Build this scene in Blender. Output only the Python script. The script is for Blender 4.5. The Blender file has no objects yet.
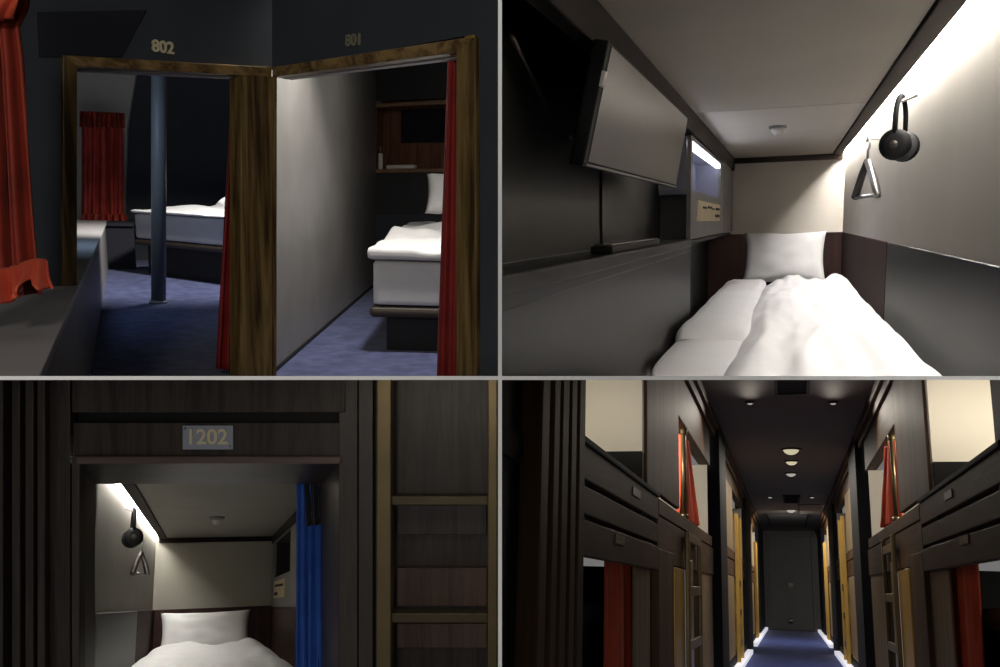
import bpy, bmesh, math, random
from mathutils import Vector, Matrix, noise
random.seed(7)
V = Vector
SC = bpy.context.scene
COL = SC.collection

# ---------------------------------------------------------------- camera
F = 900.0                       # focal length in pixels of the 1000 x 667 frame
CX, CY = 500.0, 378.0           # where the two partitions cross
CAM = V((0, 0, 1.6))
cam_d = bpy.data.cameras.new('camera'); cam = bpy.data.objects.new('camera', cam_d); COL.objects.link(cam)
cam.location = CAM; cam.rotation_euler = (math.pi / 2, 0, 0)
cam_d.sensor_width = 36; cam_d.lens = 36 * F / 1000; cam_d.shift_y = (CY - 333.5) / 1000
cam_d.clip_start = 0.05
SC.camera = cam
SC.view_settings.view_transform = 'Standard'; SC.view_settings.look = 'None'
SC.view_settings.gamma = 1; SC.view_settings.use_curve_mapping = False
SC.view_settings.exposure = 0.0
SC.cycles.use_denoising = True
SC.cycles.max_bounces = 10; SC.cycles.diffuse_bounces = 6
SC.cycles.sample_clamp_indirect = 4

# ---------------------------------------------------------------- rooms: four rigid, square rooms, each turned its own way
class Room:
    def __init__(s, vx, vy, sx, sz):
        f = V(((vx - CX) / F, 1, -(vy - CY) / F)).normalized()
        s.R = V((0, 1, 0)).rotation_difference(f).to_matrix()
        s.M = Matrix.Translation(CAM) @ s.R.to_4x4()
        s.sx, s.sz = sx, sz
    def ray(s, px, py):
        return s.R.transposed() @ V(((px - CX) / F, 1, -(py - CY) / F))
    def at(s, ax, val, px, py):             # a point of the plane u / d / v = val
        d = s.ray(px, py); return d * (val / d['udv'.index(ax)])
    def on(s, px, py, p, n):                # a point of the plane through p with normal n
        d = s.ray(px, py); return d * (p.dot(n) / d.dot(n))
    def w(s, p): return s.M @ V(p)

R1 = Room(250, 190, -1, 1)
R2 = Room(788, 220, 1, 1)
R3 = Room(207, 607, -1, -1)
R3F = Room(CX, CY, -1, -1)      # the front wall of the bunk faces the camera squarely
R4 = Room(790, 594, 1, -1)

# ---------------------------------------------------------------- materials
def lin(c):
    c = c / 255.0
    return c / 12.92 if c <= 0.04045 else ((c + 0.055) / 1.055) ** 2.4
def rgb(r, g, b): return (lin(r), lin(g), lin(b), 1)
def base_mat(name, rough, spec=0.5, metal=0.0):
    m = bpy.data.materials.new(name); m.use_nodes = True
    nt = m.node_tree; b = nt.nodes['Principled BSDF']
    b.inputs['Roughness'].default_value = rough
    b.inputs['Specular IOR Level'].default_value = spec
    b.inputs['Metallic'].default_value = metal
    return m, nt, b
def tex(nt, scale, stretch=(1, 1, 1), detail=3, kind='ShaderNodeTexNoise'):
    tc = nt.nodes.new('ShaderNodeTexCoord'); mp = nt.nodes.new('ShaderNodeMapping')
    mp.inputs['Scale'].default_value = stretch
    nt.links.new(tc.outputs['Object'], mp.inputs['Vector'])
    n = nt.nodes.new(kind); n.inputs['Scale'].default_value = scale
    if 'Detail' in n.inputs: n.inputs['Detail'].default_value = detail
    nt.links.new(mp.outputs['Vector'], n.inputs['Vector'])
    return n
def ramp(nt, src, c0, c1, p0=0.35, p1=0.65):
    r = nt.nodes.new('ShaderNodeValToRGB')
    r.color_ramp.elements[0].color = c0; r.color_ramp.elements[1].color = c1
    r.color_ramp.elements[0].position = p0; r.color_ramp.elements[1].position = p1
    nt.links.new(src, r.inputs['Fac']); return r
def bump(nt, src, b, strength, dist=0.01):
    bp = nt.nodes.new('ShaderNodeBump'); bp.inputs['Strength'].default_value = strength; bp.inputs['Distance'].default_value = dist
    nt.links.new(src, bp.inputs['Height']); nt.links.new(bp.outputs['Normal'], b.inputs['Normal'])
def paint(name, c0, c1=None, rough=0.6, spec=0.4, scale=3, bmp=0.05, metal=0.0):
    m, nt, b = base_mat(name, rough, spec, metal)
    n = tex(nt, scale)
    r = ramp(nt, n.outputs['Fac'], rgb(*c0), rgb(*(c1 or c0)))
    nt.links.new(r.outputs['Color'], b.inputs['Base Color'])
    if bmp: 
        n2 = tex(nt, 180); bump(nt, n2.outputs['Fac'], b, bmp, 0.002)
    return m
def wood(name, c0, c1, grain='v', rough=0.45, spec=0.4, scale=14, dist=1.2):
    m, nt, b = base_mat(name, rough, spec)
    st = {'v': (1, 1, 0.07), 'u': (0.07, 1, 1), 'd': (1, 0.07, 1)}[grain]
    n = tex(nt, scale, st, 6)
    n.inputs['Distortion'].default_value = dist
    n2 = tex(nt, scale * 7, st, 3)
    mx = nt.nodes.new('ShaderNodeMath'); mx.operation = 'MULTIPLY_ADD'; mx.inputs[1].default_value = 0.35
    nt.links.new(n2.outputs['Fac'], mx.inputs[0]); nt.links.new(n.outputs['Fac'], mx.inputs[2])
    r = ramp(nt, mx.outputs[0], rgb(*c0), rgb(*c1), 0.52, 0.82)
    nt.links.new(r.outputs['Color'], b.inputs['Base Color'])
    bump(nt, n2.outputs['Fac'], b, 0.15, 0.003)
    return m
def cloth(name, c0, c1, rough=0.75, scale=5, sheen=0.3, bmp=0.2, spec=0.3, weave=260):
    m, nt, b = base_mat(name, rough, spec)
    n = tex(nt, scale)
    r = ramp(nt, n.outputs['Fac'], rgb(*c0), rgb(*c1))
    nt.links.new(r.outputs['Color'], b.inputs['Base Color'])
    b.inputs['Sheen Weight'].default_value = sheen
    n2 = tex(nt, weave); bump(nt, n2.outputs['Fac'], b, bmp, 0.003)
    return m
def glow(name, c, k):
    m, nt, b = base_mat(name, 0.4)
    b.inputs['Base Color'].default_value = rgb(*c)
    b.inputs['Emission Color'].default_value = rgb(*c); b.inputs['Emission Strength'].default_value = k
    return m

M = {}
M['grey_edge'] = paint('grey_edge', (228, 230, 231), (234, 236, 236), 0.5)
M['partition'] = paint('partition', (40, 40, 41), (44, 44, 44), 0.8)
M['navy_wall'] = paint('navy_wall', (62, 67, 74), (68, 73, 80), 0.75, 0.3, 2, 0.1)
M['dark_slate'] = paint('dark_slate', (40, 40, 48), (44, 44, 52), 0.8, 0.3, 2, 0.1)
M['sill_paint'] = paint('sill_paint', (176, 173, 172), (184, 181, 180), 0.5, 0.4)
M['grey_laminate'] = paint('grey_laminate', (128, 126, 124), (136, 134, 132), 0.45, 0.4)
M['door_wood'] = wood('door_wood', (66, 48, 26), (146, 120, 74), 'v', 0.4, 0.4, 6, 2.6)
M['door_wood_u'] = wood('door_wood_u', (84, 62, 36), (168, 138, 90), 'u', 0.4, 0.4, 9)
M['red_curtain'] = cloth('red_curtain', (116, 34, 22), (158, 54, 32), 0.6, 4, 0.05)
M['deep_red_curtain'] = cloth('deep_red_curtain', (126, 28, 26), (150, 38, 34), 0.6, 4, 0.05)
M['orange_curtain'] = cloth('orange_curtain', (206, 76, 48), (228, 100, 68), 0.6, 4, 0.05)
M['maroon_curtain'] = cloth('maroon_curtain', (150, 48, 40), (184, 66, 54), 0.6, 4, 0.05)
M['blue_curtain'] = cloth('blue_curtain', (34, 84, 176), (52, 104, 196), 0.6, 5, 0.1)
M['navy_cloth'] = cloth('navy_cloth', (16, 18, 30), (22, 24, 40), 0.8)
M['blue_carpet'] = cloth('blue_carpet', (60, 66, 100), (82, 88, 124), 0.95, 9, 0.15, 0.6, 0.1, 120)
M['navy_carpet'] = cloth('navy_carpet', (42, 54, 112), (58, 74, 138), 0.95, 9, 0.15, 0.6, 0.1, 120)
M['linen'] = cloth('linen', (216, 216, 217), (222, 222, 222), 0.85, 3, 0.15, 0.08, 0.2, 300)
M['bed_black'] = paint('bed_black', (26, 26, 28), (30, 30, 32), 0.7)
M['bed_rim'] = paint('bed_rim', (62, 54, 46), (70, 60, 52), 0.6)
M['shelf_wood'] = wood('shelf_wood', (86, 50, 34), (128, 82, 58), 'v', 0.4, 0.4)
M['shelf_edge'] = wood('shelf_edge', (130, 102, 76), (160, 128, 96), 'u', 0.4, 0.4)
M['bottle_white'] = paint('bottle_white', (244, 240, 228), None, 0.4)
M['paper'] = paint('paper', (240, 236, 226), None, 0.8)
M['brass_sign'] = paint('brass_sign', (236, 222, 186), (244, 232, 200), 0.35, 0.5)
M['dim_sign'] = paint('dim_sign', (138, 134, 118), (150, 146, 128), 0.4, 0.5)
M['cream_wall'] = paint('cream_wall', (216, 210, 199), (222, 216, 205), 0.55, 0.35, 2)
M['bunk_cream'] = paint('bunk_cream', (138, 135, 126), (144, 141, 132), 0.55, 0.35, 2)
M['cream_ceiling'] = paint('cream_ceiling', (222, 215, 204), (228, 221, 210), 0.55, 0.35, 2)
M['capsule_beam'] = paint('capsule_beam', (26, 21, 20), (30, 24, 22), 0.8, 0.1)
M['wainscot_brown'] = wood('wainscot_brown', (44, 30, 29), (56, 39, 37), 'v', 0.65, 0.12)
M['black_gloss'] = paint('black_gloss', (25, 25, 26), (28, 27, 28), 0.34, 0.15, 2, 0.02)
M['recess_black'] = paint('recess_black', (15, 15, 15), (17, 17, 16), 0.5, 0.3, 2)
M['unit_grey'] = paint('unit_grey', (104, 102, 102), (112, 110, 108), 0.4, 0.4)
M['soft_black'] = paint('soft_black', (52, 52, 54), (56, 56, 58), 0.6, 0.3, 2)
M['niche_grey'] = paint('niche_grey', (120, 120, 136), (130, 130, 146), 0.45)
M['plate_cream'] = paint('plate_cream', (214, 196, 156), (222, 204, 166), 0.4)
M['plastic_black'] = paint('plastic_black', (7, 7, 8), (9, 9, 10), 0.6, 0.15)
M['tv_screen'] = paint('tv_screen', (58, 56, 55), (60, 58, 57), 0.22, 0.7, 1, 0.0)
M['tv_edge'] = paint('tv_edge', (150, 148, 146), None, 0.25, 0.5, 1, 0.0, 0.8)
M['dark_hanger'] = paint('dark_hanger', (34, 25, 22), None, 0.5)
M['steel'] = paint('steel', (170, 168, 166), None, 0.3, 0.5, 1, 0.0, 0.9)
M['dark_steel'] = paint('dark_steel', (70, 66, 62), None, 0.35, 0.5, 1, 0.0, 0.7)
M['white_plastic'] = paint('white_plastic', (214, 210, 202), None, 0.4)
M['led_white'] = glow('led_white', (255, 249, 242), 225)
M['led_bunk'] = glow('led_bunk', (255, 250, 240), 150)
M['led_niche'] = glow('led_niche', (236, 240, 255), 9)
M['facade_wood'] = wood('facade_wood', (48, 41, 38), (74, 64, 58), 'v', 0.4, 0.4, 18)
M['facade_black'] = paint('facade_black', (14, 13, 14), (17, 16, 16), 0.6)
M['frame_wood'] = wood('frame_wood', (62, 55, 51), (76, 67, 62), 'v', 0.35, 0.5, 20)
M['frame_wood_u'] = wood('frame_wood_u', (48, 41, 38), (60, 52, 47), 'u', 0.35, 0.5, 20)
M['lip_wood'] = wood('lip_wood', (104, 84, 76), (122, 100, 90), 'u', 0.35, 0.5, 20)
M['brass'] = paint('brass', (112, 98, 70), (124, 108, 78), 0.38, 0.5, 4, 0.03, 0.6)
M['brass_dim'] = paint('brass_dim', (84, 74, 54), (92, 82, 60), 0.45, 0.5, 4, 0.03, 0.4)
M['gold'] = paint('gold', (196, 158, 82), (208, 170, 92), 0.35, 0.5, 4, 0.03, 0.55)
M['tread_wood'] = wood('tread_wood', (78, 62, 54), (106, 84, 72), 'v', 0.45, 0.4, 12)
M['plate_steel'] = paint('plate_steel', (176, 184, 198), (186, 194, 208), 0.35, 0.5, 2, 0.0, 0.2)
M['numeral_gold'] = paint('numeral_gold', (255, 240, 205), None, 0.4)
M['cabin_wood'] = wood('cabin_wood', (66, 48, 32), (94, 70, 47), 'v', 0.6, 0.2, 10)
M['cabin_wood_d'] = wood('cabin_wood_d', (66, 48, 32), (94, 70, 47), 'd', 0.6, 0.2, 10)
M['jamb_wood'] = wood('jamb_wood', (122, 104, 80), (146, 126, 98), 'v', 0.6, 0.2, 8)
M['post_dark'] = paint('post_dark', (26, 26, 31), (30, 30, 35), 0.7, 0.2)
M['corridor_ceiling'] = paint('corridor_ceiling', (88, 84, 81), (93, 89, 86), 0.7)
M['end_wall'] = paint('end_wall', (88, 88, 86), (93, 93, 90), 0.6)
M['lamp_beige'] = glow('lamp_beige', (236, 226, 190), 0.62)
M['lamp_grey'] = glow('lamp_grey', (220, 216, 206), 0.45)
M['led_floor'] = glow('led_floor', (240, 240, 250), 0.62)
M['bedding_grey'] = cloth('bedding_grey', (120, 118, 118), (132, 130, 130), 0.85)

# ---------------------------------------------------------------- mesh builder (room coordinates: u across, d deep, v up)
class B:
    def __init__(s): s.bm = bmesh.new()
    def _join(s, t):
        me = bpy.data.meshes.new('tmp'); t.to_mesh(me); t.free(); s.bm.from_mesh(me); bpy.data.meshes.remove(me)
    def hexa(s, p, bev=0.0):                # eight corners: bottom ring of four, top ring of four
        t = bmesh.new(); v = [t.verts.new(q) for q in p]
        for f in ((0, 3, 2, 1), (4, 5, 6, 7), (0, 1, 5, 4), (1, 2, 6, 5), (2, 3, 7, 6), (3, 0, 4, 7)): t.faces.new([v[i] for i in f])
        if bev: bmesh.ops.bevel(t, geom=t.edges[:], offset=bev, segments=3, profile=0.5, affect='EDGES')
        s._join(t); return s
    def box(s, u0, u1, d0, d1, v0, v1, bev=0.0):
        return s.hexa([(u0, d0, v0), (u1, d0, v0), (u1, d1, v0), (u0, d1, v0), (u0, d0, v1), (u1, d0, v1), (u1, d1, v1), (u0, d1, v1)], bev)
    def obox(s, o, a, b, c, bev=0.0):
        o, a, b, c = V(o), V(a), V(b), V(c)
        return s.hexa([o, o + a, o + a + b, o + b, o + c, o + a + c, o + a + b + c, o + b + c], bev)
    def prism(s, pts, vec, bev=0.0):
        t = bmesh.new(); vec = V(vec); a = [t.verts.new(p) for p in pts]; b = [t.verts.new(V(p) + vec) for p in pts]; n = len(pts)
        t.faces.new(a); t.faces.new(b[::-1])
        for i in range(n): t.faces.new((a[i], a[(i + 1) % n], b[(i + 1) % n], b[i]))
        bmesh.ops.recalc_face_normals(t, faces=t.faces[:])
        if bev: bmesh.ops.bevel(t, geom=t.edges[:], offset=bev, segments=2, profile=0.5, affect='EDGES')
        s._join(t); return s
    def tube(s, pts, r, n=10, closed=False):
        t = bmesh.new(); pts = [V(p) for p in pts]; rings = []; m = len(pts)
        rad = r if hasattr(r, '__len__') else [r] * m
        ref = None
        for i, p in enumerate(pts):
            if closed: tan = pts[(i + 1) % m] - pts[i - 1]
            else: tan = pts[min(i + 1, m - 1)] - pts[max(i - 1, 0)]
            tan.normalize()
            if ref is None: ref = tan.orthogonal()
            ref = (ref - tan * ref.dot(tan)).normalized(); bi = tan.cross(ref)
            rings.append([t.verts.new(p + (ref * math.cos(k * 2 * math.pi / n) + bi * math.sin(k * 2 * math.pi / n)) * rad[i]) for k in range(n)])
        for i in range(m if closed else m - 1):
            A, Bq = rings[i], rings[(i + 1) % m]
            for k in range(n): t.faces.new((A[k], A[(k + 1) % n], Bq[(k + 1) % n], Bq[k]))
        if not closed: t.faces.new(rings[0][::-1]); t.faces.new(rings[-1])
        bmesh.ops.recalc_face_normals(t, faces=t.faces[:])
        s._join(t); return s
    def lathe(s, o, axis, prof, n=24):      # prof: (radius, height along axis)
        t = bmesh.new(); o, ax = V(o), V(axis).normalized(); e = ax.orthogonal().normalized(); g = ax.cross(e); rings = []
        for r, h in prof:
            rings.append([t.verts.new(o + ax * h + (e * math.cos(k * 2 * math.pi / n) + g * math.sin(k * 2 * math.pi / n)) * max(r, 1e-5)) for k in range(n)])
        for i in range(len(rings) - 1):
            for k in range(n): t.faces.new((rings[i][k], rings[i][(k + 1) % n], rings[i + 1][(k + 1) % n], rings[i + 1][k]))
        t.faces.new(rings[0][::-1]); t.faces.new(rings[-1])
        bmesh.ops.recalc_face_normals(t, faces=t.faces[:])
        s._join(t); return s
    def sheet(s, fn, nu, nv, thick=0.0, closed=False):
        t = bmesh.new(); g = [[t.verts.new(fn(i / nu, j / nv)) for j in range(nv + 1)] for i in range(nu + 1)]
        for i in range(nu):
            for j in range(nv): t.faces.new((g[i][j], g[i + 1][j], g[i + 1][j + 1], g[i][j + 1]))
        bmesh.ops.recalc_face_normals(t, faces=t.faces[:])
        if thick: bmesh.ops.solidify(t, geom=t.faces[:], thickness=thick)
        s._join(t); return s

WM = {}                                     # world matrices by object name
EPS = 0.0035
def cut(bm, co, no):
    bmesh.ops.bisect_plane(bm, geom=bm.verts[:] + bm.edges[:] + bm.faces[:], plane_co=co, plane_no=no, clear_inner=True, dist=1e-6)
def make(name, room, b, mat, parent=None, smooth=False, planes=()):
    bm = b.bm
    for co, no in planes: cut(bm, V(co), V(no))
    bmesh.ops.transform(bm, matrix=room.M, verts=bm.verts[:])
    cut(bm, V((room.sx * EPS, 0, 0)), V((room.sx, 0, 0)))       # the room is built up against the two partitions
    cut(bm, V((0, 0, CAM.z + room.sz * EPS)), V((0, 0, room.sz)))
    bmesh.ops.transform(bm, matrix=room.M.inverted(), verts=bm.verts[:])
    vs = [v.co for v in bm.verts]
    if not vs: bm.free(); return None
    lo = V([min(v[i] for v in vs) for i in range(3)]); hi = V([max(v[i] for v in vs) for i in range(3)])
    org = V(((lo.x + hi.x) / 2, (lo.y + hi.y) / 2, lo.z))
    bmesh.ops.translate(bm, vec=-org, verts=bm.verts[:])
    me = bpy.data.meshes.new(name); bm.to_mesh(me); bm.free()
    me.materials.append(M[mat] if isinstance(mat, str) else mat)
    if smooth:
        for p in me.polygons: p.use_smooth = True
    o = bpy.data.objects.new(name, me); COL.objects.link(o)
    place(o, room.M @ Matrix.Translation(org), parent)
    return o
def place(o, mw, parent=None):
    WM[o.name] = mw
    if parent is not None:
        o.parent = parent; o.matrix_local = WM[parent.name].inverted() @ mw
    else: o.matrix_world = mw
def thing(name, room, loc, label, cat, group=None, kind=None):
    o = bpy.data.objects.new(name, None); COL.objects.link(o); o.empty_display_size = 0.1
    place(o, room.M @ Matrix.Translation(V(loc)))
    return tag(o, label, cat, group, kind)
def tag(o, label, cat, group=None, kind=None):
    if o is None: return None
    o['label'] = label; o['category'] = cat
    if group: o['group'] = group
    if kind: o['kind'] = kind
    return o
def struct(name, room, b, mat, label, cat, smooth=False, planes=()):
    return tag(make(name, room, b, mat, None, smooth, planes), label, cat, None, 'structure')
def text_mesh(name, room, txt, o, ex, ez, h, depth, mat, parent=None):   # raised numerals, centred on o
    cu = bpy.data.curves.new(name, 'FONT'); cu.body = txt; cu.size = 1; cu.extrude = 0.06; cu.offset = 0.022; cu.align_x = 'CENTER'; cu.align_y = 'CENTER'
    to = bpy.data.objects.new(name + '_curve', cu); COL.objects.link(to)
    dg = bpy.context.evaluated_depsgraph_get(); me = bpy.data.meshes.new_from_object(to.evaluated_get(dg))
    bpy.data.objects.remove(to); bpy.data.curves.remove(cu)
    b = B(); b.bm.from_mesh(me); bpy.data.meshes.remove(me)
    ex, ez = V(ex).normalized(), V(ez).normalized(); ey = ex.cross(ez)
    k = h / 0.7
    m = Matrix.Translation(V(o)) @ Matrix((( ex.x * k, ez.x * k, ey.x * depth * 8, 0), (ex.y * k, ez.y * k, ey.y * depth * 8, 0), (ex.z * k, ez.z * k, ey.z * depth * 8, 0), (0, 0, 0, 1)))
    bmesh.ops.transform(b.bm, matrix=m, verts=b.bm.verts[:])
    return make(name, room, b, mat, parent)
def lamp(name, room, loc, aim, power, size, color=(1, 1, 1), size_y=None, spread=180, kind='AREA', blend=0.5):
    L = bpy.data.lights.new(name, kind); L.energy = power; L.color = color
    if kind == 'AREA':
        L.shape = 'RECTANGLE' if size_y else 'DISK'; L.size = size
        if size_y: L.size_y = size_y
        L.spread = math.radians(spread)
    elif kind == 'SPOT':
        L.shadow_soft_size = size; L.spot_size = math.radians(spread); L.spot_blend = blend
    else: L.shadow_soft_size = size
    o = bpy.data.objects.new(name, L); COL.objects.link(o)
    p = room.w(loc); d = (room.w(aim) - p).normalized()
    o.matrix_world = Matrix.Translation(p) @ d.to_track_quat('-Z', 'Y').to_matrix().to_4x4()
    return o
def nz(x, y, z=0.0): return noise.noise(V((x, y, z)))

# cloth hung between a top edge and a bottom edge, folded along the normal n
def curtain_sheet(b, t0, t1, q0, q1, n, folds, amp0, amp1, seed=0, ny=40, flare=0.0, gather=None):
    t0, t1, q0, q1, n = V(t0), V(t1), V(q0), V(q1), V(n).normalized()
    def fn(a, c):
        top = t0.lerp(t1, a); bot = q0.lerp(q1, a); p = top.lerp(bot, c)
        ph = a * folds * 2 * math.pi + 0.9 * nz(a * 4 + seed, c * 1.3, seed) + seed
        amp = amp0 + (amp1 - amp0) * c
        off = amp * (math.sin(ph) + 0.35 * math.sin(2.3 * ph + 1.1 + c))
        return p + n * (off + flare * max(0, c - 0.85) * 6) 
    b.sheet(fn, int(folds * 12), ny, 0.008); return b
def pillow_mesh(c, ex, ez, W, H, T, seed=0):
    c, ex, ez = V(c), V(ex).normalized(), V(ez).normalized(); ey = ex.cross(ez).normalized()
    b = B(); N = 24
    for sg in (1, -1):
        def fn(a, e, sg=sg):
            s, t = a * 2 - 1, e * 2 - 1
            th = T * 0.5 * max(0.0, (1 - s ** 4) * (1 - t ** 4)) ** 0.42
            x = s * W / 2 * (1 - 0.07 * (1 - t * t)); z = t * H / 2 * (1 - 0.09 * (1 - s * s))
            wr = 0.035 * T * 4 * nz(s * 2.3 + seed, t * 2.0, seed) * (1 - s ** 6) * (1 - t ** 6)
            return c + ex * x + ez * z + ey * sg * (th + wr)
        b.sheet(fn, N, N)
    bmesh.ops.remove_doubles(b.bm, verts=b.bm.verts[:], dist=1e-4)
    bmesh.ops.recalc_face_normals(b.bm, faces=b.bm.faces[:])
    return b

# ================================================================ THE TWO PARTITIONS
class World:                               # plain world coordinates, nothing cut away
    M = Matrix.Translation(CAM); sx = sz = 0
def wmake(name, b, mat, label, cat):
    me = bpy.data.meshes.new(name); b.bm.to_mesh(me); b.bm.free(); me.materials.append(M[mat])
    o = bpy.data.objects.new(name, me); COL.objects.link(o); o.location = CAM
    return tag(o, label, cat, None, 'structure')
T = 0.0026
wmake('wall_partition', B().box(-T, T, 1.22, 26, -6, 9), 'partition', 'thin upright partition between the left rooms and the right rooms', 'wall')
wmake('floor_partition', B().box(-8, -T, 1.22, 26, -T, T).box(T, 8, 1.22, 26, -T, T), 'partition', 'thin level partition between the upper rooms and the lower rooms', 'floor')
wmake('trim_1', B().box(-T, T, 1.2, 1.22, -3, 3), 'grey_edge', 'pale grey upright edging of the partition between the rooms', 'trim')
wmake('trim_2', B().box(-3, -T, 1.2, 1.22, -T, T).box(T, 3, 1.2, 1.22, -T, T), 'grey_edge', 'pale grey level edging of the partition between the rooms', 'trim')

# ================================================================ PANEL TOP LEFT: two open doorways to bedrooms
r = R1; VF, VS = -1.2, -0.53                         # floor and sill heights below the eye
UP = V((0, 0, 1))
def flat(p): return V((p.x, p.y, 0))
PC = flat(r.at('d', 6.0, 272, 190)); PA = flat(r.at('d', 5.3, 63, 190)); PB = flat(r.at('d', 4.74, 474, 190))
eA = (PC - PA).normalized(); eB = (PB - PC).normalized()
nA = V((eA.y, -eA.x, 0)); nB = V((eB.y, -eB.x, 0))   # both face the viewer
if nA.y > 0: nA = -nA
if nB.y > 0: nB = -nB
def A(px, py, off=0.0): return r.on(px, py, PC + nA * off, nA)
def Bp(px, py, off=0.0): return r.on(px, py, PC + nB * off, nB)
def onA(b, pts, off, depth, bev=0.0): return b.prism([A(*p, off) for p in pts], -nA * depth, bev)
def onB(b, pts, off, depth, bev=0.0): return b.prism([Bp(*p, off) for p in pts], -nB * depth, bev)
b = onA(B(), [(-10, -80), (272, -80), (272, 70), (63, 58), (-10, 58)], 0, 0.10)
onA(b, [(-10, 58), (66, 58), (66, 330), (-10, 330)], 0, 0.10)
struct('wall_left', r, b, 'navy_wall', 'dark navy wall with the left doorway', 'wall')
b = onB(B(), [(272, -80), (560, -80), (560, 36), (465, 36), (272, 70)], 0, 0.10)
onB(b, [(466, 36), (560, 36), (560, 520), (466, 520)], 0, 0.10)
struct('wall_right', r, b, 'navy_wall', 'dark navy wall with the right doorway', 'wall')
struct('trim_48', r, onA(B(), [(38, 12), (147, 10), (122, 57), (40, 57)], 0.012, 0.02, 0.003), 'dark_slate', 'darker slant-edged patch at the upper left of the left doorway', 'panel')  # thin raised patch, darker than the wall around it
D1 = thing('door_1', r, A(160, 300), 'dark oak doorway frame of the left bedroom', 'doorway', None, 'structure')
make('jamb', r, onA(B(), [(63, 55), (77.5, 66), (77.5, 291), (63, 291)], 0.03, 0.09, 0.006), 'door_wood', D1)
make('jamb_foot', r, onA(B(), [(63.5, 289), (75, 289), (75, 296), (63.5, 297)], 0.045, 0.06, 0.004), 'sill_paint', D1)
make('head', r, onA(B(), [(63, 55), (272, 67), (272, 77), (77.5, 66.5)], 0.034, 0.09, 0.006), 'door_wood_u', D1)
make('post', r, onA(B(), [(241, 75), (272.5, 76.5), (272.5, 520), (241, 520)], 0.03, 0.13, 0.006), 'door_wood', D1)
make('liner', r, onA(onA(B(), [(72, 60), (262, 70), (250, 79), (79, 71)], -0.06, 0.08), [(67, 60), (77, 70), (77, 330), (67, 330)], -0.06, 0.05), 'sill_paint', D1)
D2_ = thing('door_2', r, Bp(370, 378), 'dark oak doorway frame of the right bedroom', 'doorway', None, 'structure')
make('head', r, onB(B(), [(272, 67), (475, 36), (455, 52.5), (272, 77)], 0.03, 0.09, 0.006), 'door_wood_u', D2_)
make('jamb', r, onB(B(), [(456, 51.5), (475.5, 36), (477, 520), (456, 520)], 0.034, 0.10, 0.006), 'door_wood', D2_)
make('narrow_jamb', r, onB(B(), [(271, 76.5), (274.5, 76.5), (274, 520), (271, 520)], 0.02, 0.02, 0.002), 'door_wood', D2_)
make('liner', r, onB(B(), [(284, 66), (470, 40), (456, 58), (284, 79)], -0.06, 0.06), 'sill_paint', D2_)
make('corner_clip', r, onB(B(), [(464, 36.5), (474, 34.5), (474, 38), (465, 40)], 0.04, 0.02, 0.002), 'gold', D2_)
# raised numbers
def numerals(label, txt, P, e, px, py, h, mat):
    t = text_mesh('door_number', r, txt, P(px, py, 0.006), e, UP, h, 0.012, mat); return tag(t, label, 'sign')
numerals('pale door number above the left bedroom doorway', '802', A, eA, 163, 47.5, 0.062, 'brass_sign')
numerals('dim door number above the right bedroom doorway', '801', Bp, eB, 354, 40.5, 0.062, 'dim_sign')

struct('floor', r, B().box(-4, 4, 2.0, 17, VF - 0.06, VF), 'blue_carpet', 'mottled blue carpet of the bedrooms', 'floor')
# ---- window wall, sill and the sloping roof on the left
sd = V((-0.148, 1, 0))
f0, f1 = r.at('v', VS, 30, 398), r.at('v', VS, 105.5, 225)
f1 = f0 + (f1 - f0) * 1.22
struct('sill_1', r, B().prism([f0, f1, f1 + V((-1.2, 0, 0)), f0 + V((-1.2, 0, 0))], (0, 0, -0.035), 0.004), 'sill_paint', 'long grey window sill running into the left bedroom', 'sill')
struct('trim_49', r, B().prism([f0 + V((-0.012, 0, -0.036)), f1 + V((-0.012, 0, -0.036)), f1 + V((-0.06, 0, -0.036)), f0 + V((-0.06, 0, -0.036))], (0, 0, VF - VS + 0.036)), 'grey_laminate', 'grey boxing below the long window sill', 'panel')
wb = V((-1.36, 2.0, 0))
struct('wall_window', r, B().prism([wb, wb + sd * 14.5, wb + sd * 14.5 + V((-0.1, 0, 0)), wb + V((-0.1, 0, 0))][::-1], (0, 0, 2.4)).prism([wb + V((0, 0, VS)), wb + sd * 14.5 + V((0, 0, VS)), wb + sd * 14.5 + V((-0.1, 0, VS)), wb + V((-0.1, 0, VS))], (0, 0, 0.6)), 'navy_wall', 'dark window wall behind the red curtains', 'wall')
struct('wall_dormer', r, B().prism([r.at('d', 15.95, x, y) for x, y in ((40, 40), (141, 40), (127, 128), (124, 232), (40, 232))], (0, 0.2, 0)), 'sill_paint', 'grey dormer wall around the far red curtain', 'wall')
# ---- left bedroom
struct('wall_back', r, B().box(-3.6, 1.1, 16.2, 16.3, VF, 2.3), 'navy_wall', 'dark back wall of the left bedroom', 'wall')
struct('ceiling', r, B().box(-3.4, 1.0, 6.3, 16.3, 2.2, 2.3), 'navy_wall', 'dark ceiling of the left bedroom', 'ceiling')
q0 = r.at('d', 14.4, 102, 224); q1 = r.at('d', 14.4, 134, 224)
struct('sill_2', r, B().box(q0.x - 0.3, q1.x, 14.3, 16.2, VS - 0.04, VS, 0.004).box(q0.x - 0.3, q1.x, 14.34, 14.4, VF, VS - 0.042), 'dark_slate', 'short grey ledge at the back of the left bedroom', 'sill')
cb = r.at('v', VF, 158.5, 303)
cax = r.at('d', cb.y, 159, 60) - cb
struct('column_1', r, B().lathe(cb, cax, [(0.075, 0), (0.075, 3.4)], 32).lathe(cb, cax, [(0.092, 0), (0.092, 0.02), (0.08, 0.03)], 32), 'grey_laminate', 'slim grey round column standing on the blue carpet', 'column', True)

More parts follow.
